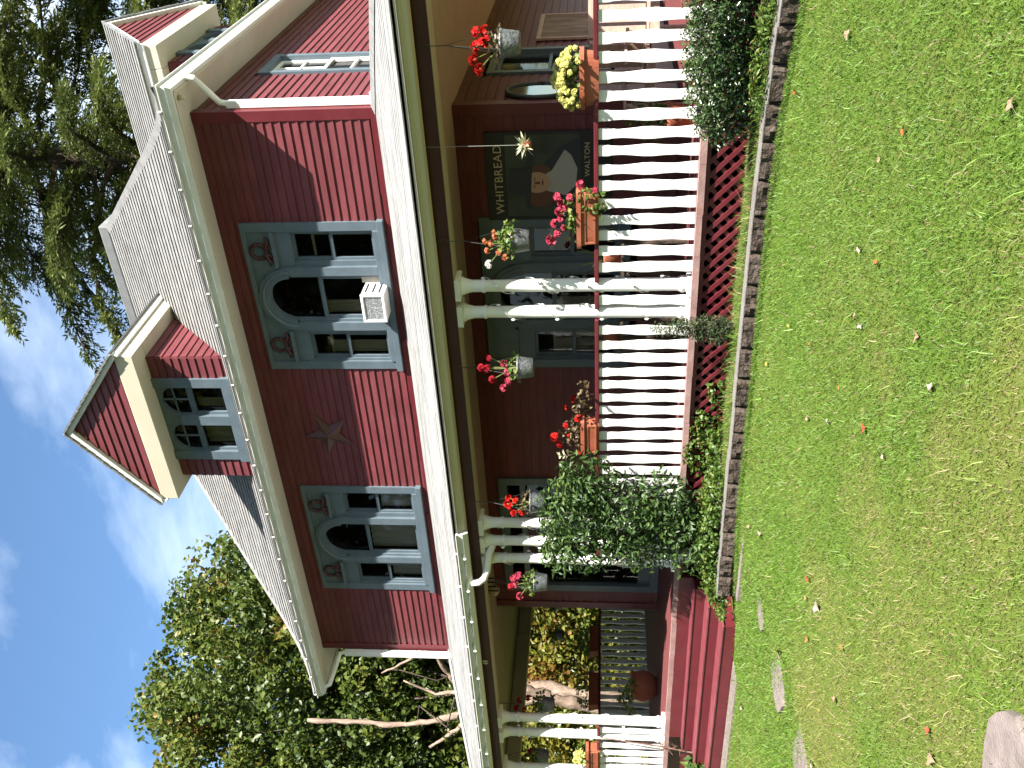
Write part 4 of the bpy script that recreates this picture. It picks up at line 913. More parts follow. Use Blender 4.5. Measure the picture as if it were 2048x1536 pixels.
armchair(-1.95, .85, R(20), 'wooden armchair behind the rail right of the yellow flower box'); armchair(-2.62, 1.25, R(-15), 'wooden armchair behind the rail below the yellow flower box')
t = empty('potted_shrub', (-2.95, .75, DZ), 'terracotta pot with a small leafy shrub on the deck behind the rail', 'plant')
MB().lathe([(.11, 0), (.15, .2), (.16, .24), (.0, .23)], (-2.95, .75, DZ), 20).build('pot', 'terracotta', t, smooth=True)
v = rnd_unit(220); v[:, 2] = np.abs(v[:, 2]); leaves('foliage', np.array([-2.95, .75, DZ + .25]) + v * rng.uniform(.3, 1, 220)[:, None] * np.array([.25, .25, .42]), .06, .04, 'leaf_pot', t)

# ------------------------------------------------------------------ retaining wall and stones
rw = empty('retaining_wall', (-4, -1, .3), 'low retaining wall of rough brown concrete blocks along the flower bed', 'wall')
blk = []
for k in range(5):
    r2 = random.Random(k); vs = []; fs = []; nx_, nz_ = 9, 4
    for j in range(nz_ + 1):
        for i in range(nx_ + 1):
            edge = min(i, nx_ - i, 99) == 0 or j in (0,); vs.append((i / nx_, (-.004 if edge else -.02 - .022 * r2.random()), j / nz_ * .15))
    for j in range(nz_):
        for i in range(nx_): a = j * (nx_ + 1) + i; fs.append((a, a + 1, a + nx_ + 2, a + nx_ + 1))
    q0 = len(vs); vs += [(0, .14, 0), (1, .14, 0), (1, .14, .15), (0, .14, .15)]; fs += [(0, (nx_ + 1) * nz_, q0 + 3, q0), (nx_, q0 + 1, q0 + 2, (nx_ + 1) * (nz_ + 1) - 1), (q0 + 3, q0 + 2, q0 + 1, q0)]
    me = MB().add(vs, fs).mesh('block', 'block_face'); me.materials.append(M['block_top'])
    nf = len(me.polygons)
    # the smooth light top
    blk.append(me)
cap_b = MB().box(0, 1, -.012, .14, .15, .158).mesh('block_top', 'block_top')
x = -7.40
i = 0
while x < .3:
    ln = random.uniform(.285, .32); y0_, y1_ = float(wall_y(x)), float(wall_y(x + ln)); a = math.atan2(y1_ - y0_, ln); zb = bed_z(x) - .125 + random.uniform(-.006, .006)
    Mx = T(x, y0_ + random.uniform(-.006, .006), zb) @ RZ(a + random.uniform(-.02, .02)) @ Matrix.Diagonal((ln - .008, 1, 1, 1))
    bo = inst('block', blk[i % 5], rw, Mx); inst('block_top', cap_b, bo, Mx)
    x += ln * math.cos(a); i += 1
x = -7.37; i = 2                                    # the buried course below
while x < .3:
    ln = .30; y0_ = float(wall_y(x)) - .03; y1_ = float(wall_y(x + ln)) - .03; a = math.atan2(y1_ - y0_, ln)
    inst('block', blk[i % 5], rw, T(x, y0_, bed_z(x) - .275) @ RZ(a) @ Matrix.Diagonal((ln - .006, 1, 1, 1))); x += ln * math.cos(a); i += 1
inst('block', blk[1], rw, T(-7.42, -.70, .27) @ RZ(R(-90)) @ Matrix.Diagonal((.30, 1, 1, 1)))
tb = MB().box(-7.15, -6.05, -1.33, -1.25, .18, .305).build('landscape_timber', 'paver', bevel=.008); tag(tb, 'grey board edging half sunk in the grass beside the retaining wall end', 'edging')
def stone(pts, z, label, name='stepping_stone'):
    cx = sum(p[0] for p in pts) / len(pts); cy = sum(p[1] for p in pts) / len(pts); n_ = len(pts)
    vs = [(p[0] - cx, p[1] - cy, 0.0) for p in pts] + [((p[0] - cx) * 1.03, (p[1] - cy) * 1.03, -.06) for p in pts]
    o_ = MB().add(vs, [tuple(range(n_))] + [(i, i + n_, (i + 1) % n_ + n_, (i + 1) % n_) for i in range(n_)]).build(name, 'paver', None, T(cx, cy, z)); return tag(o_, label, 'paving stone')
def blob(cx, cy, a, b_, rot, n_=18, seed=0):
    r2 = random.Random(seed); out = []
    for i in range(n_):
        t = 2 * math.pi * i / n_; rr_ = 1 + r2.uniform(-.07, .07); x_, y_ = a * rr_ * math.cos(t), b_ * rr_ * math.sin(t); out.append((cx + x_ * math.cos(rot) - y_ * math.sin(rot), cy + x_ * math.sin(rot) + y_ * math.cos(rot)))
    return out
def lz(x, y): return float(lawn_z(x, y))
stone(blob(-6.36, -2.86, .30, .22, R(80), seed=1), lz(-6.36, -2.86) + .008, 'long grey paving stone sunk in the worn lawn')
stone(blob(-6.30, -3.62, .30, .22, R(80), seed=2), lz(-6.3, -3.62) + .008, 'grey paving stone partly cut off at the edge of the worn lawn')
stone(blob(-6.36, -2.18, .17, .10, R(70), seed=3), lz(-6.36, -2.18) + .010, 'small overgrown paving stone in the grass before the board edging')
stone(blob(-3.48, -5.78, .40, .24, R(35), seed=4), lz(-3.4, -5.74) + .04, 'large pinkish stone slab in the long grass')
stone([(-11.0, -1.22), (-8.55, -1.22), (-8.55, -.92), (-11.0, -.92)], lz(-9.7, -1.1) + .015, 'narrow pinkish concrete strip at the foot of the steps', 'concrete_strip')

# ------------------------------------------------------------------ grass
def lawn_colour(X, Y, n_):
    p1 = vnoise(X * .55 + 9, Y * .75 + 4, 11); p2 = vnoise(X * 1.9, Y * 2.2, 12); p3 = vnoise(X * 6, Y * 6, 13)
    worn = np.clip((p1 * .55 + p2 * .3 + p3 * .15 - .53) * 3.2 + .30 * np.exp(-(((X + 5.2) / 1.3) ** 2 + ((Y + 3.6) / .8) ** 2)), 0, 1)
    lush = np.exp(-((Y - wall_y(X) + .45) / .5) ** 2)
    worn = np.clip(worn - .7 * lush, 0, 1)
    g_ = np.array([.095, .185, .020]); l_ = np.array([.165, .280, .034]); y_ = np.array([.240, .245, .055]); br = np.array([.32, .25, .12])
    r_ = rng.uniform(0, 1, n_)[:, None]; c = g_ * (1 - r_) + l_ * r_
    c = c * (1 - worn[:, None]) + y_ * worn[:, None]
    dead = (rng.uniform(0, 1, n_) < .05 + .30 * worn)[:, None]; c = np.where(dead, br * rng.uniform(.6, 1.1, (n_, 1)), c)
    return c * .68 * rng.uniform(.7, 1.3, (n_, 1)), worn
def grass(name, X, Y, Z, h, wd, col, bend, segs3):
    n_ = len(X); a = rng.uniform(0, 2 * np.pi, n_); b_ = rng.uniform(0, 2 * np.pi, n_); s = np.stack([np.cos(a), np.sin(a), 0 * a], 1) * wd[:, None] / 2; d = np.stack([np.cos(b_), np.sin(b_), 0 * b_], 1) * (bend * h)[:, None]
    P0 = np.stack([X, Y, Z], 1); u = np.array([0, 0, 1.]) * h[:, None]
    c4 = np.concatenate([col, np.ones((n_, 1))], 1)
    if segs3:
        V = np.stack([P0 - s, P0 + s, P0 + u * .55 + d * .3 - s * .8, P0 + u * .55 + d * .3 + s * .8, P0 + u * .9 + d], 1).reshape(-1, 3); i = np.arange(n_) * 5
        Fc = np.stack([np.stack([i, i + 1, i + 3], 1), np.stack([i, i + 3, i + 2], 1), np.stack([i + 2, i + 3, i + 4], 1)], 1).reshape(-1, 3); rep = 5
    else:
        V = np.stack([P0 - s, P0 + s, P0 + u * .95 + d * .8], 1).reshape(-1, 3); i = np.arange(n_) * 3; Fc = np.stack([i, i + 1, i + 2], 1); rep = 3
    o_ = put(bpy.data.objects.new(name, np_mesh(name, V, Fc, 'grass', {'col': np.repeat(c4, rep, 0)}))); return o_
def lawn_pts():
    n_ = 900000; d = np.sqrt(rng.uniform(2.6 ** 2, 13 ** 2, n_)); a = rng.uniform(R(-37), R(37), n_); keep = rng.uniform(0, 1, n_) < np.minimum(1, (4.4 / d) ** 1.15); d, a = d[keep], a[keep]
    X = CAM.x + d * (d0.x * np.cos(a) + rt.x * np.sin(a)); Y = CAM.y + d * (d0.y * np.cos(a) + rt.y * np.sin(a))
    k = (Y < np.where(X > -7.4, wall_y(X) - .02, -.98)) & (X > -14) & (X < 2.2); return X[k], Y[k], d[k]
X, Y, D = lawn_pts(); c, wn = lawn_colour(X, Y, len(X)); h = rng.uniform(.015, .036, len(X)) * (1 - .3 * wn); tall = rng.uniform(0, 1, len(X)) < .014; h = np.where(tall, rng.uniform(.045, .09, len(X)), h); c = np.where(tall[:, None], c * 1.3 + .02, c)
wd = rng.uniform(.003, .006, len(X)) * np.clip(D / 5, 1, 1.7); bn = rng.uniform(.4, 1.7, len(X)); zl = lawn_z(X, Y) - .004; near = D + rng.uniform(-1, 1, len(X)) < 6
k = near; o = grass('lawn_grass', X[k], Y[k], zl[k], h[k], wd[k], c[k], bn[k], True); tag(o, 'short mown lawn grass with worn yellow patches', 'grass', kind='stuff')
k = ~near; o = grass('lawn_grass', X[k], Y[k], zl[k], h[k], wd[k] * 1.2, c[k], bn[k], False); tag(o, 'lawn grass stretching to the retaining wall and steps', 'grass', kind='stuff')
# grass growing in the bed, longer against the lattice
n_ = 16000; X = rng.uniform(-6.6, -1.9, n_); tt = rng.uniform(0, 1, n_); Y = wall_y(X) + .15 + tt * (-.12 - wall_y(X) - .15); k = vnoise(X * 2.2, Y * 2.5, 21) > np.where(X < -5.9, .55, .30); X, Y = X[k], Y[k]; n_ = len(X)
c, wn = lawn_colour(X * 0 - 4, Y * 0 - 1.6, n_); zb = np.interp(X, [-7.6, -1.9, .4], [.425, .425, .375]) - .05 * (Y - wall_y(X) - .12) / (.78 - wall_y(X))
h = rng.uniform(.03, .07, n_) * (1 + 1.5 * (rng.uniform(0, 1, n_) < .07)) * np.where(Y > -.45, .55, 1); dd = rng.uniform(0, 1, n_) < .10; c = np.where(dd[:, None], np.array([.30, .22, .11]), c)
o = grass('bed_grass', X, Y, zb - .01, h, rng.uniform(.004, .007, n_), c, rng.uniform(.3, 1.3, n_), True); tag(o, 'rough grass growing in the flower bed below the lattice', 'grass', kind='stuff')
# weeds along the wall foot
n_ = 9000; X = rng.uniform(-7.3, -.6, n_); Y = wall_y(X) - .03 - rng.uniform(0, .10, n_); c, wn = lawn_colour(X * 0 - 4, Y * 0 - 1.6, n_)
o = grass('wall_foot_grass', X, Y, lawn_z(X, Y) - .005, rng.uniform(.02, .06, n_), rng.uniform(.004, .007, n_), c, rng.uniform(.3, 1.4, n_), True); tag(o, 'uncut grass fringe at the foot of the retaining wall', 'grass', kind='stuff')

# fallen leaves
lv = []
for k in range(4):
    pts = []
    for i in range(11):
        a = 2 * math.pi * i / 11; r_ = (1.0 if i % 2 == 0 else .55) * (.9 + .2 * random.random()); pts.append((r_ * math.cos(a) * .5, r_ * math.sin(a) * .5, .12 * math.sin(2.2 * a + k) + .1 * random.random()))
    lv.append([(0, 0, .03)] + pts)
leafcols = {'tan': (.32, .20, .13), 'orange': (.50, .13, .04), 'red': (.42, .06, .03), 'pale': (.36, .29, .23), 'yellow': (.55, .40, .06)}
for k_, c_ in leafcols.items(): surf('fallen_' + k_, c_, .7, .2, 40, spec=.2)
lmesh = {(kk, q): MB().add(lv[q], [(0, 1 + i, 1 + (i + 1) % 11) for i in range(11)]).mesh('fallen_leaf', 'fallen_' + kk) for kk in leafcols for q in range(4)}
LV = [(-1.43, -2.42, 'tan', .07), (-2.04, -1.46, 'red', .05), (-1.61, -3.47, 'orange', .06), (-1.85, -3.22, 'tan', .04), (-2.14, -3.24, 'pale', .03), (-2.38, -3.16, 'pale', .06), (-2.33, -3.43, 'orange', .05), (-3.14, -1.79, 'yellow', .03), (-2.75, -3.27, 'tan', .06), (-2.75, -3.36, 'pale', .05), (-3.55, -2.01, 'yellow', .04), (-3.38, -2.55, 'orange', .04), (-4.19, -1.53, 'yellow', .05), (-3.22, -3.69, 'red', .06), (-3.16, -3.99, 'pale', .06), (-3.27, -3.21, 'orange', .03), (-3.86, -2.71, 'tan', .06), (-3.59, -3.12, 'pale', .05), (-5.95, -1.55, 'tan', .07), (-5.65, -1.96, 'pale', .10), (-4.84, -3.25, 'red', .06), (-4.85, -3.49, 'pale', .10), (-5.02, -3.26, 'tan', .05), (-6.01, -2.92, 'tan', .10), (-8.41, -1.61, 'pale', .10), (-4.66, -4.0, 'orange', .05), (-2.38, -4.08, 'tan', .08), (-2.5, -4.34, 'pale', .07), (-1.17, -4.44, 'tan', .07), (-3.93, -5.11, 'red', .06), (-4.01, -5.19, 'tan', .08), (-5.09, -4.05, 'tan', .06), (-5.96, -3.92, 'pale', .07), (-5.26, -3.42, 'orange', .05)]
lname = {'tan': 'dry tan leaf fallen on the lawn', 'orange': 'small orange leaf fallen on the lawn', 'red': 'red autumn leaf fallen on the lawn', 'pale': 'pale bleached leaf fallen on the lawn', 'yellow': 'tiny yellow leaf fallen on the lawn'}
lspec = {(-5.65, -1.96): 'large pale leaf on the grass near the grey board edging', (-6.01, -2.92): 'large tan leaf beside the long grey paving stone', (-8.41, -1.61): 'pale leaf on the grass by the foot of the steps',
         (-5.95, -1.55): 'tan leaf on the grass near the retaining wall end', (-2.04, -1.46): 'small red leaf by the retaining wall below the glossy shrub', (-4.85, -3.49): 'largest pale curled leaf lying on the open lawn',
         (-3.93, -5.11): 'red leaf near the large pinkish stone slab', (-4.01, -5.19): 'tan leaf near the large pinkish stone slab', (-4.19, -1.53): 'tiny yellow leaf by the retaining wall below the thin juniper', (-5.96, -3.92): 'pale leaf beside the cut-off paving stone'}
for i, (x, y, kk, s) in enumerate(LV):
    o = inst('fallen_leaf', lmesh[(kk, i % 4)], None, T(x, y, lz(x, y) + .024) @ RZ(random.uniform(0, 6)) @ Matrix.Rotation(random.uniform(-.3, .3), 4, 'X') @ Matrix.Scale(s * .95, 4)); tag(o, lspec.get((x, y), lname[kk]), 'leaf', kk + ' leaves fallen on the lawn')

# ------------------------------------------------------------------ shrubs
def shrub(name, label, blobs, n_, ln, wd, mat, cat='shrub', group=None, upb=.5, base=None, trunk=True, shell=.55, dirv=None, droop=0):
    bx_, by_, bz_ = base; t = empty(name, base, label, cat, group); w_ = np.array([b_[3] * b_[4] * b_[5] for b_ in blobs]) ** .7; w_ /= w_.sum(); P = []; O = []; Rn = []
    for b_, ww in zip(blobs, w_):
        k = max(4, int(n_ * ww)); v = rnd_unit(k); r_ = rng.uniform(shell ** 3, 1, k) ** (1 / 3); nz_ = 1 + .28 * (vnoise(v[:, 0] * 3 + 7 + b_[0], v[:, 2] * 3 + v[:, 1] * 2 + 5, 5) - .5)
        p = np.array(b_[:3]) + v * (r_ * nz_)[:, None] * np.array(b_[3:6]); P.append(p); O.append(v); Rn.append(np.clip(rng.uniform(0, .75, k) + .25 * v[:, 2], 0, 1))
    P = np.concatenate(P); O = np.concatenate(O); Rn = np.concatenate(Rn); k = P[:, 2] > bz_ + .02; P, O, Rn = P[k], O[k], Rn[k]
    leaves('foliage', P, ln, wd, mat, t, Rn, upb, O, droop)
    if trunk:
        b = MB()
        for q in blobs:
            for j in range(3): b.tube([(bx_ + random.uniform(-.05, .05), by_ + random.uniform(-.05, .05), bz_ - .03), ((bx_ + q[0]) / 2 + random.uniform(-.05, .05), (by_ + q[1]) / 2, (bz_ + q[2]) / 2), (q[0] + random.uniform(-.5, .5) * q[3], q[1] + random.uniform(-.5, .5) * q[4], q[2] + random.uniform(0, .6) * q[5])], [.016, .012, .004], 5)
        b.build('branches', 'bark_dark', t)
    return t
shrub('boxwood', 'glossy small-leaved evergreen shrub against the rail below the yellow flowers', [(-2.25, -.62, .72, .36, .28, .29), (-1.95, -.62, .75, .32, .28, .29), (-2.48, -.60, .68, .24, .24, .24), (-1.65, -.65, .74, .30, .28, .30), (-1.35, -.7, .70, .30, .28, .28)], 15500, .034, .020, 'leaf_box', base=(-2.1, -.6, .42))
shrub('leafy_bush', 'tall leafy green bush in front of the columns right of the steps', [(-6.75, -.50, 1.9, .48, .30, .46), (-6.38, -.45, 1.8, .36, .26, .34), (-7.12, -.55, 1.85, .36, .28, .46), (-6.8, -.52, 1.4, .52, .32, .40), (-7.2, -.5, 1.2, .28, .26, .36), (-6.6, -.5, 1.0, .36, .28, .36), (-6.95, -.6, .75, .50, .30, .33), (-7.3, -.55, 2.1, .18, .2, .22)], 6600, .085, .031, 'leaf_bush', base=(-6.85, -.5, .40), shell=.3)
shrub('low_bush', 'low yellow-green leafy plants along the wall end below the tall bush', [(-6.9, -.75, .52, .45, .22, .18), (-6.3, -.72, .50, .35, .22, .16), (-7.4, -.80, .42, .28, .22, .18), (-7.65, -.85, .33, .2, .2, .14)], 3600, .05, .03, 'leaf_bed', base=(-6.9, -.75, .30))
shrub('thin_juniper', 'thin upright juniper in front of the lattice by the column pair', [(-4.53, -.42, .68, .13, .12, .28), (-4.53, -.42, .92, .09, .08, .28), (-4.57, -.40, .55, .14, .13, .16)], 2600, .04, .011, 'leaf_juniper', base=(-4.53, -.42, .42), shell=.2)
shrub('ivy', 'climbing ivy on the lattice right of the tall bush', [(-5.85, -.17, .58, .22, .05, .16), (-6.2, -.20, .60, .25, .06, .22), (-5.45, -.16, .50, .15, .04, .10), (-6.05, -.35, .48, .3, .15, .10)], 900, .045, .042, 'leaf_bed', base=(-5.9, -.25, .42), cat='ivy', trunk=False)
shrub('bed_flowers', 'loose bright green foliage in the bed below the glossy shrub', [(-2.0, -.98, .47, .45, .16, .10), (-1.3, -1.1, .46, .5, .16, .12)], 1500, .05, .018, 'leaf_bed', base=(-1.9, -.98, .39), cat='plant', trunk=False)
shrub('hosta', 'broad-leaved green plant beside the left end of the steps', [(-11.15, -.62, .38, .30, .26, .20), (-11.5, -.6, .34, .3, .25, .18)], 420, .13, .07, 'leaf_bush', base=(-11.2, -.6, .15), cat='plant', trunk=False)
t = empty('dried_vine', (-11.08, -.32, .15), 'dry brown vine stem climbing the corner left of the steps', 'vine'); b = MB()
b.tube([(-11.06, -.40, .12), (-11.07, -.34, .5), (-11.09, -.25, .9), (-11.10, -.20, 1.3), (-11.08, -.16, 1.65)], [.012, .011, .01, .008, .005], 6)
for k in range(46):
    z_ = random.uniform(.2, 1.1); p = Vector((-11.07, -.34 + .12 * z_, z_)); q = p + Vector((random.uniform(-.12, .12), random.uniform(-.1, .04), random.uniform(-.05, .1))); b.tube([p, (p + q) / 2 + Vector((0, 0, .03)), q], .003, 3)
b.build('stems', 'twig', t)

# ------------------------------------------------------------------ trees
def limb(b, pts, r0, r1, n_=8, rough=0):
    if rough:                                       # knotty: more rings, wandering line and swelling girth
        P = [Vector(p) for p in pts]; out = []
        for a, c in zip(P, P[1:]):
            for k in range(5): out.append(a.lerp(c, k / 5) + Vector((random.uniform(-1, 1), random.uniform(-1, 1), random.uniform(-1, 1))) * rough * r0)
        pts = out + [P[-1]]
        b.tube(pts, [q * random.uniform(.78, 1.25) for q in np.linspace(r0, r1, len(pts))], n_); return
    b.tube(pts, list(np.linspace(r0, r1, len(pts))), n_)
def wob(a, b_, n_, amp, sag=0):
    a, b_ = Vector(a), Vector(b_); out = []
    for i in range(n_ + 1):
        t = i / n_; p = a.lerp(b_, t); am = amp * math.sin(math.pi * t); out.append(p + Vector((random.uniform(-am, am), random.uniform(-am, am), random.uniform(-am, am) - sag * math.sin(math.pi * t))))
    return out
def broadleaf(name, label, base, trunk_pts, clumps, per, ln, wd, mat, r_tr, leaf_spread=.75, extra=None, group=None, rough=0, tip=.45):
    t = empty(name, base, label, 'tree', group); b = MB(); limb(b, trunk_pts, r_tr, r_tr * tip, 10, rough); tr_ = b.build('trunk', 'bark', t, smooth=True)
    b = MB(); top = [Vector(p) for p in trunk_pts[len(trunk_pts) // 2:]]
    for q in clumps[::6]:
        s = random.choice(top); limb(b, wob(s, q[:3], 5, .35), r_tr * random.uniform(.10, .18), .008, 5)
    b.build('limbs', 'bark_dark', t, smooth=True)
    if extra:
        b = MB()
        for pts, r0, r1 in extra: limb(b, pts, r0, r1, 8, rough)
        b.build('bare_branches', 'bark', t, smooth=True)
    C = np.array([q[:3] for q in clumps]); rad = np.array([q[3] for q in clumps]); k = np.repeat(np.arange(len(C)), per); v = rnd_unit(len(k)); rr_ = rng.uniform(.15, 1, len(k)) ** .5
    P = C[k] + v * (rr_ * rad[k] * leaf_spread)[:, None] * np.array([1, 1, .7]); tone = np.array([q[4] for q in clumps])[k]; Rn = np.clip(tone + rng.uniform(-.3, .3, len(k)), 0, 1)
    leaves('crown', P, ln, wd, mat, t, Rn, .35, v, .25); return t
def ellipsoid_clumps(c, r_, n_, cr, tone, shell=.45, flat=0):
    v = rnd_unit(n_); q = rng.uniform(shell ** 3, 1, n_) ** (1 / 3); nz_ = 1 + .45 * (vnoise(v[:, 0] * 2.2 + 3, v[:, 1] * 2.2 + v[:, 2] * 2.7 + 9, 31) - .5); P = np.array(c) + v * (q * nz_)[:, None] * np.array(r_)
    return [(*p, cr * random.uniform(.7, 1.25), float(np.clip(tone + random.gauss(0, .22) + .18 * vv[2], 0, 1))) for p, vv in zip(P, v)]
# maple beyond the left end of the house
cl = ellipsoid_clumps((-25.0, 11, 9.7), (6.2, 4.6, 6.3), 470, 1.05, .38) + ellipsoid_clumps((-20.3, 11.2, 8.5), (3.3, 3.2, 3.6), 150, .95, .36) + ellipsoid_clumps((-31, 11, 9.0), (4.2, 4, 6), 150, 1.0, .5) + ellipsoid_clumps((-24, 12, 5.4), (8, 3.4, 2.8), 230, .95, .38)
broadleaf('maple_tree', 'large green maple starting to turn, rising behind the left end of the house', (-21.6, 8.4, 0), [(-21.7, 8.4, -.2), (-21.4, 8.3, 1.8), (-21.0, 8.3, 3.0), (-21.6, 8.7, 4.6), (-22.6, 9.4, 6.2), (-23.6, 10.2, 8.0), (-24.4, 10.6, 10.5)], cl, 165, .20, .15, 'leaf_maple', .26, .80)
# gnarled pale tree just past the left end of the porch
broadleaf('gnarled_tree', 'gnarled pale tree with a leaning trunk beside the left end of the porch', (-17.7, 5.1, 0), [(-17.8, 5.1, -.1), (-17.5, 5.05, 1.2), (-17.3, 5, 2.1), (-17.0, 5, 2.8), (-16.7, 5, 3.45), (-16.85, 5, 4.0), (-16.98, 5, 4.56), (-16.5, 5, 4.85), (-15.85, 5, 5.12), (-15.7, 5.1, 5.4), (-16.3, 5.2, 5.9), (-16.8, 5.3, 6.5)], [(-15.9, 5.6, 6.2, .35, .5), (-16.6, 5.5, 6.9, .4, .6), (-17.0, 5.2, 6.4, .3, .6), (-17.6, 5.3, 5.4, .35, .5), (-18.3, 5.2, 5.2, .4, .5), (-16.4, 5.2, 4.3, .25, .5), (-18.6, 5.1, 6.0, .35, .5), (-17.4, 5.2, 4.2, .3, .4)], 60, .14, .10, 'leaf_maple', .15, 1.0,
    [([(-17.1, 5, 2.9), (-17.4, 5, 3.8), (-17.67, 5, 4.56), (-18.0, 5, 5.4), (-18.21, 5, 6.2), (-18.15, 5, 7.2), (-18.14, 5, 8.34)], .08, .05), ([(-17.5, 5, 4.3), (-18.3, 5, 4.9), (-19.0, 5, 5.6)], .07, .03), ([(-16.9, 5, 4.5), (-17.2, 5.1, 5.3), (-16.9, 5.2, 6.0)], .05, .015)], rough=.22, tip=.12)
# hemlock behind the right side
def hemlock(name, label, base, h, rmax, nbr):
    t = empty(name, base, label, 'tree'); bx_, by_, _ = base; b = MB(); limb(b, [(bx_, by_, -.2), (bx_ + .1, by_, h * .4), (bx_, by_ + .1, h * .75), (bx_, by_, h)], .42, .03, 10); b.build('trunk', 'bark_dark', t, smooth=True)
    br = MB(); P = []; D = []; Rn = []
    for i in range(nbr):
        z0_ = h * (.16 + .82 * (i + random.random()) / nbr); a = i * 2.399 + random.uniform(-.3, .3); ln = rmax * (1 - ((z0_ / h) - .16) / .88) ** .75 * random.uniform(.75, 1.15) + .3
        o0 = Vector((bx_, by_, z0_)); ca, sa = math.cos(a), math.sin(a); npt = 9; pts = []
        for j in range(npt):
            u = j / (npt - 1); pts.append(o0 + Vector((ca * ln * u, sa * ln * u, ln * (.16 * u - .42 * u * u))) + Vector((random.uniform(-.06, .06), random.uniform(-.06, .06), random.uniform(-.06, .06))))
        limb(br, pts, .05 + .008 * ln, .008, 4)
        tone = random.uniform(.2, .65)
        for j in range(int(ln * 21)):
            u = random.uniform(.16, 1); s = u * (npt - 1); k = min(int(s), npt - 2); p = pts[k].lerp(pts[k + 1], s - k); side = random.choice((-1, 1)); tl = (.32 + .95 * math.sin(math.pi * min(u, .93)) ** .8) * random.uniform(.5, 1) * min(1, ln / 3)
            sd = random.uniform(.45, 1.0); dv = (Vector((-sa, ca, 0)) * side * sd + Vector((ca, sa, 0)) * .55 + Vector((0, 0, -random.uniform(.15, .6)))).normalized(); m_ = max(3, int(tl / .085))
            if tl > .6: br.tube([p, p + dv * tl * .8], [.010, .003], 3)
            for q in range(m_):
                f_ = q / m_; pp = p + dv * tl * f_ + Vector((0, 0, -.10 * f_ * f_))
                for s2 in (-1, 1):
                    P.append(pp + Vector((random.uniform(-.02, .02), random.uniform(-.02, .02), random.uniform(-.02, .02)))); D.append(dv * .9 + Vector((-dv.y, dv.x, -.25)) * s2 * .75); Rn.append(tone + random.uniform(-.25, .25) + .2 * f_)
    br.build('branches', 'bark_dark', t); P = np.array([tuple(p) for p in P]); D = np.array([tuple(p) for p in D])
    leaves('needle_sprays', P, .20, .055, 'leaf_hemlock', t, np.array(Rn), .9, None, .1, D * 2.5, .15); return t
hemlock('hemlock_tree', 'tall drooping hemlock behind the right side of the house', (-9.0, 16.6, 0), 31, 8.4, 185)
hemlock('hemlock_tree', 'second dark hemlock at the right edge behind the side dormer', (-1.2, 18.5, 0), 28, 7.8, 140)
# sunlit garden shrubs seen through the porch
gd = [((-19.0, 10.5, 2.6), (2.4, 1.6, 2.5), 'tall yellow-green garden shrub beyond the far porch rail, nearest the house'), ((-22.6, 9.6, 2.2), (2.2, 1.6, 2.3), 'rounded yellowing garden shrub beyond the far porch rail'), ((-25.8, 8.4, 2.0), (2.3, 1.6, 2.2), 'yellow-green garden shrub behind the leaning tree trunk'), ((-29.5, 7.0, 2.1), (2.6, 1.8, 2.4), 'green garden shrub past the left end of the porch'), ((-27, 16, 3.6), (8.5, 2.2, 4.2), 'broad hedge-like shrub at the back of the garden')]
for i, (c, r_, lb) in enumerate(gd):
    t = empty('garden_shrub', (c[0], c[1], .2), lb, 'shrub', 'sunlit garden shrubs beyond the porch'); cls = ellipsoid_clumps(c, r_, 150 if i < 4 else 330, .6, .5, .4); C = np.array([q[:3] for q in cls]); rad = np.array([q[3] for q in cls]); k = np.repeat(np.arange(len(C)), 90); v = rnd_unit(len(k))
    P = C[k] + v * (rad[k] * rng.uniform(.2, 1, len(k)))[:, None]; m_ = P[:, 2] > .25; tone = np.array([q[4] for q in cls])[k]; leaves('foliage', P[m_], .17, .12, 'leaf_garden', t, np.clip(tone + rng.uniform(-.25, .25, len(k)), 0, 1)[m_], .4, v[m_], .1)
    b = MB()
    for j in range(7): limb(b, wob((c[0], c[1], .1), (c[0] + random.uniform(-.7, .7) * r_[0], c[1] + random.uniform(-.7, .7) * r_[1], c[2] + random.uniform(0, .6) * r_[2]), 4, .15), .06, .015, 5)
    b.build('branches', 'bark_dark', t)
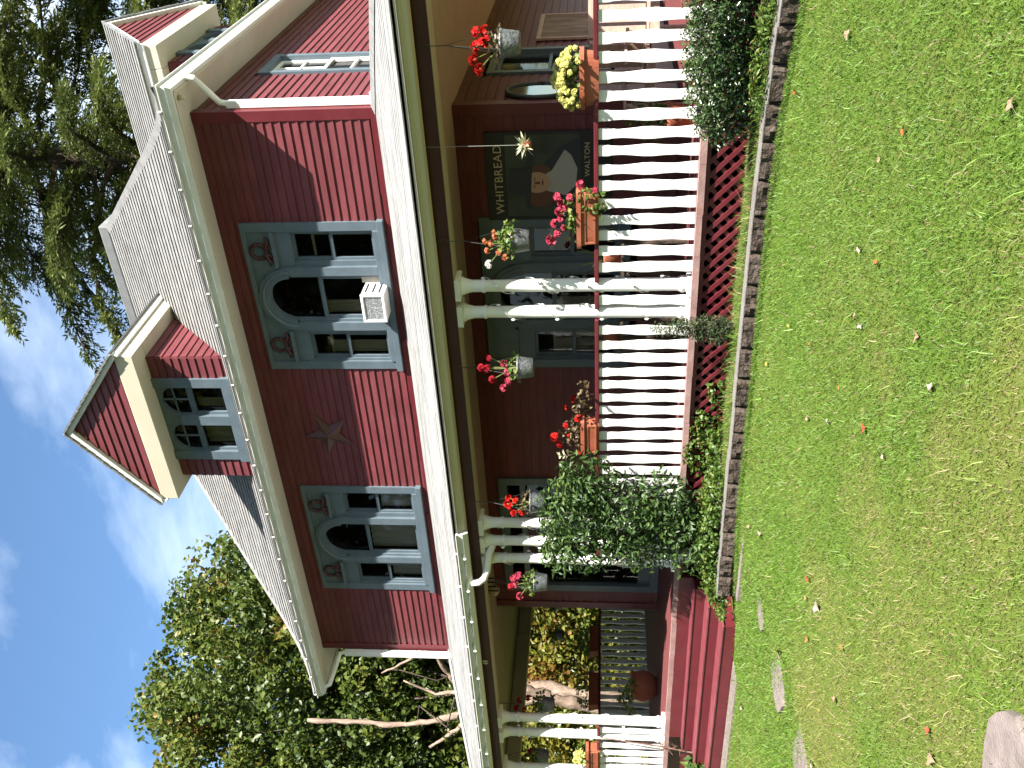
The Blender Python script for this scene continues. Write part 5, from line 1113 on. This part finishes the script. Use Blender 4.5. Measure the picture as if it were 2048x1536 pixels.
# overhead wires to the left corner of the house
t = empty('service_wire', (-12.7, 1.8, 6.1), 'thin service wire strung to the left eave corner', 'wire'); b = MB()
b.tube([(-12.35, 2.05, 6.0), (-13.4, 3.2, 5.6), (-14.8, 4.6, 5.5), (-19, 8.4, 5.9), (-24, 13, 7.0)], .008, 4); b.build('cable', 'wire', t)

# unseen trees mirrored in the window glass, placed close and tall to block skylight
def far_tree(base, h, r_, label, src=None):
    x, y = base
    if src is None:
        cls = ellipsoid_clumps((0, 0, h * .58), (r_, r_, h * .45), 260, 1.3, .35, .4); t = empty('unseen_tree', (x, y, 0), label, 'tree', 'unseen trees across the front lawn')
        b = MB(); limb(b, [(0, 0, -.2), (.1, 0, h * .3), (0, .1, h * .6), (0, 0, h * .85)], .35, .06, 9)
        for q in cls[::12]: limb(b, wob((0, 0, h * random.uniform(.25, .6)), q[:3], 4, .3), .09, .02, 5)
        b.build('trunk', 'bark_dark', t, T(x, y, 0), True)
        C = np.array([q[:3] for q in cls]); k = np.repeat(np.arange(len(C)), 55); v = rnd_unit(len(k)); o_ = leaves('crown', C[k] + v * 1.25 * rng.uniform(.2, 1, len(k))[:, None], .42, .30, 'leaf_maple', t, None, .3, v)
        o_.matrix_basis = T(x, y, 0); return t
    t = empty('unseen_tree', (x, y, 0), label, 'tree', 'unseen trees across the front lawn')
    for ch in src.children: inst(ch.name.split('.')[0], ch.data, t, T(x, y, 0) @ RZ(random.uniform(0, 6)) @ Matrix.Diagonal((1, 1, h / 17, 1)))
    return t
f0 = far_tree((-9, -18), 19, 5.5, 'unseen tall leafy tree across the lawn facing the front door')
for q, h_, lb in (((-18.5, -17), 20, 'unseen tall leafy tree across the lawn facing the left end of the house'), ((-28, -15), 19, 'unseen leafy tree across the lawn beyond the left end of the house'), ((.5, -19.5), 18, 'unseen leafy tree across the lawn facing the right end of the house'), ((-37, -9), 20, 'unseen leafy tree beside the lawn far past the steps'), ((-13.5, -26), 25, 'taller tree standing behind the row across the lawn'), ((-24, -25), 25, 'second taller unseen tree standing behind the row across the lawn'), ((-3.5, -28), 24, 'third taller unseen tree standing behind the row across the lawn')):
    far_tree(q, h_, 5, lb, f0)
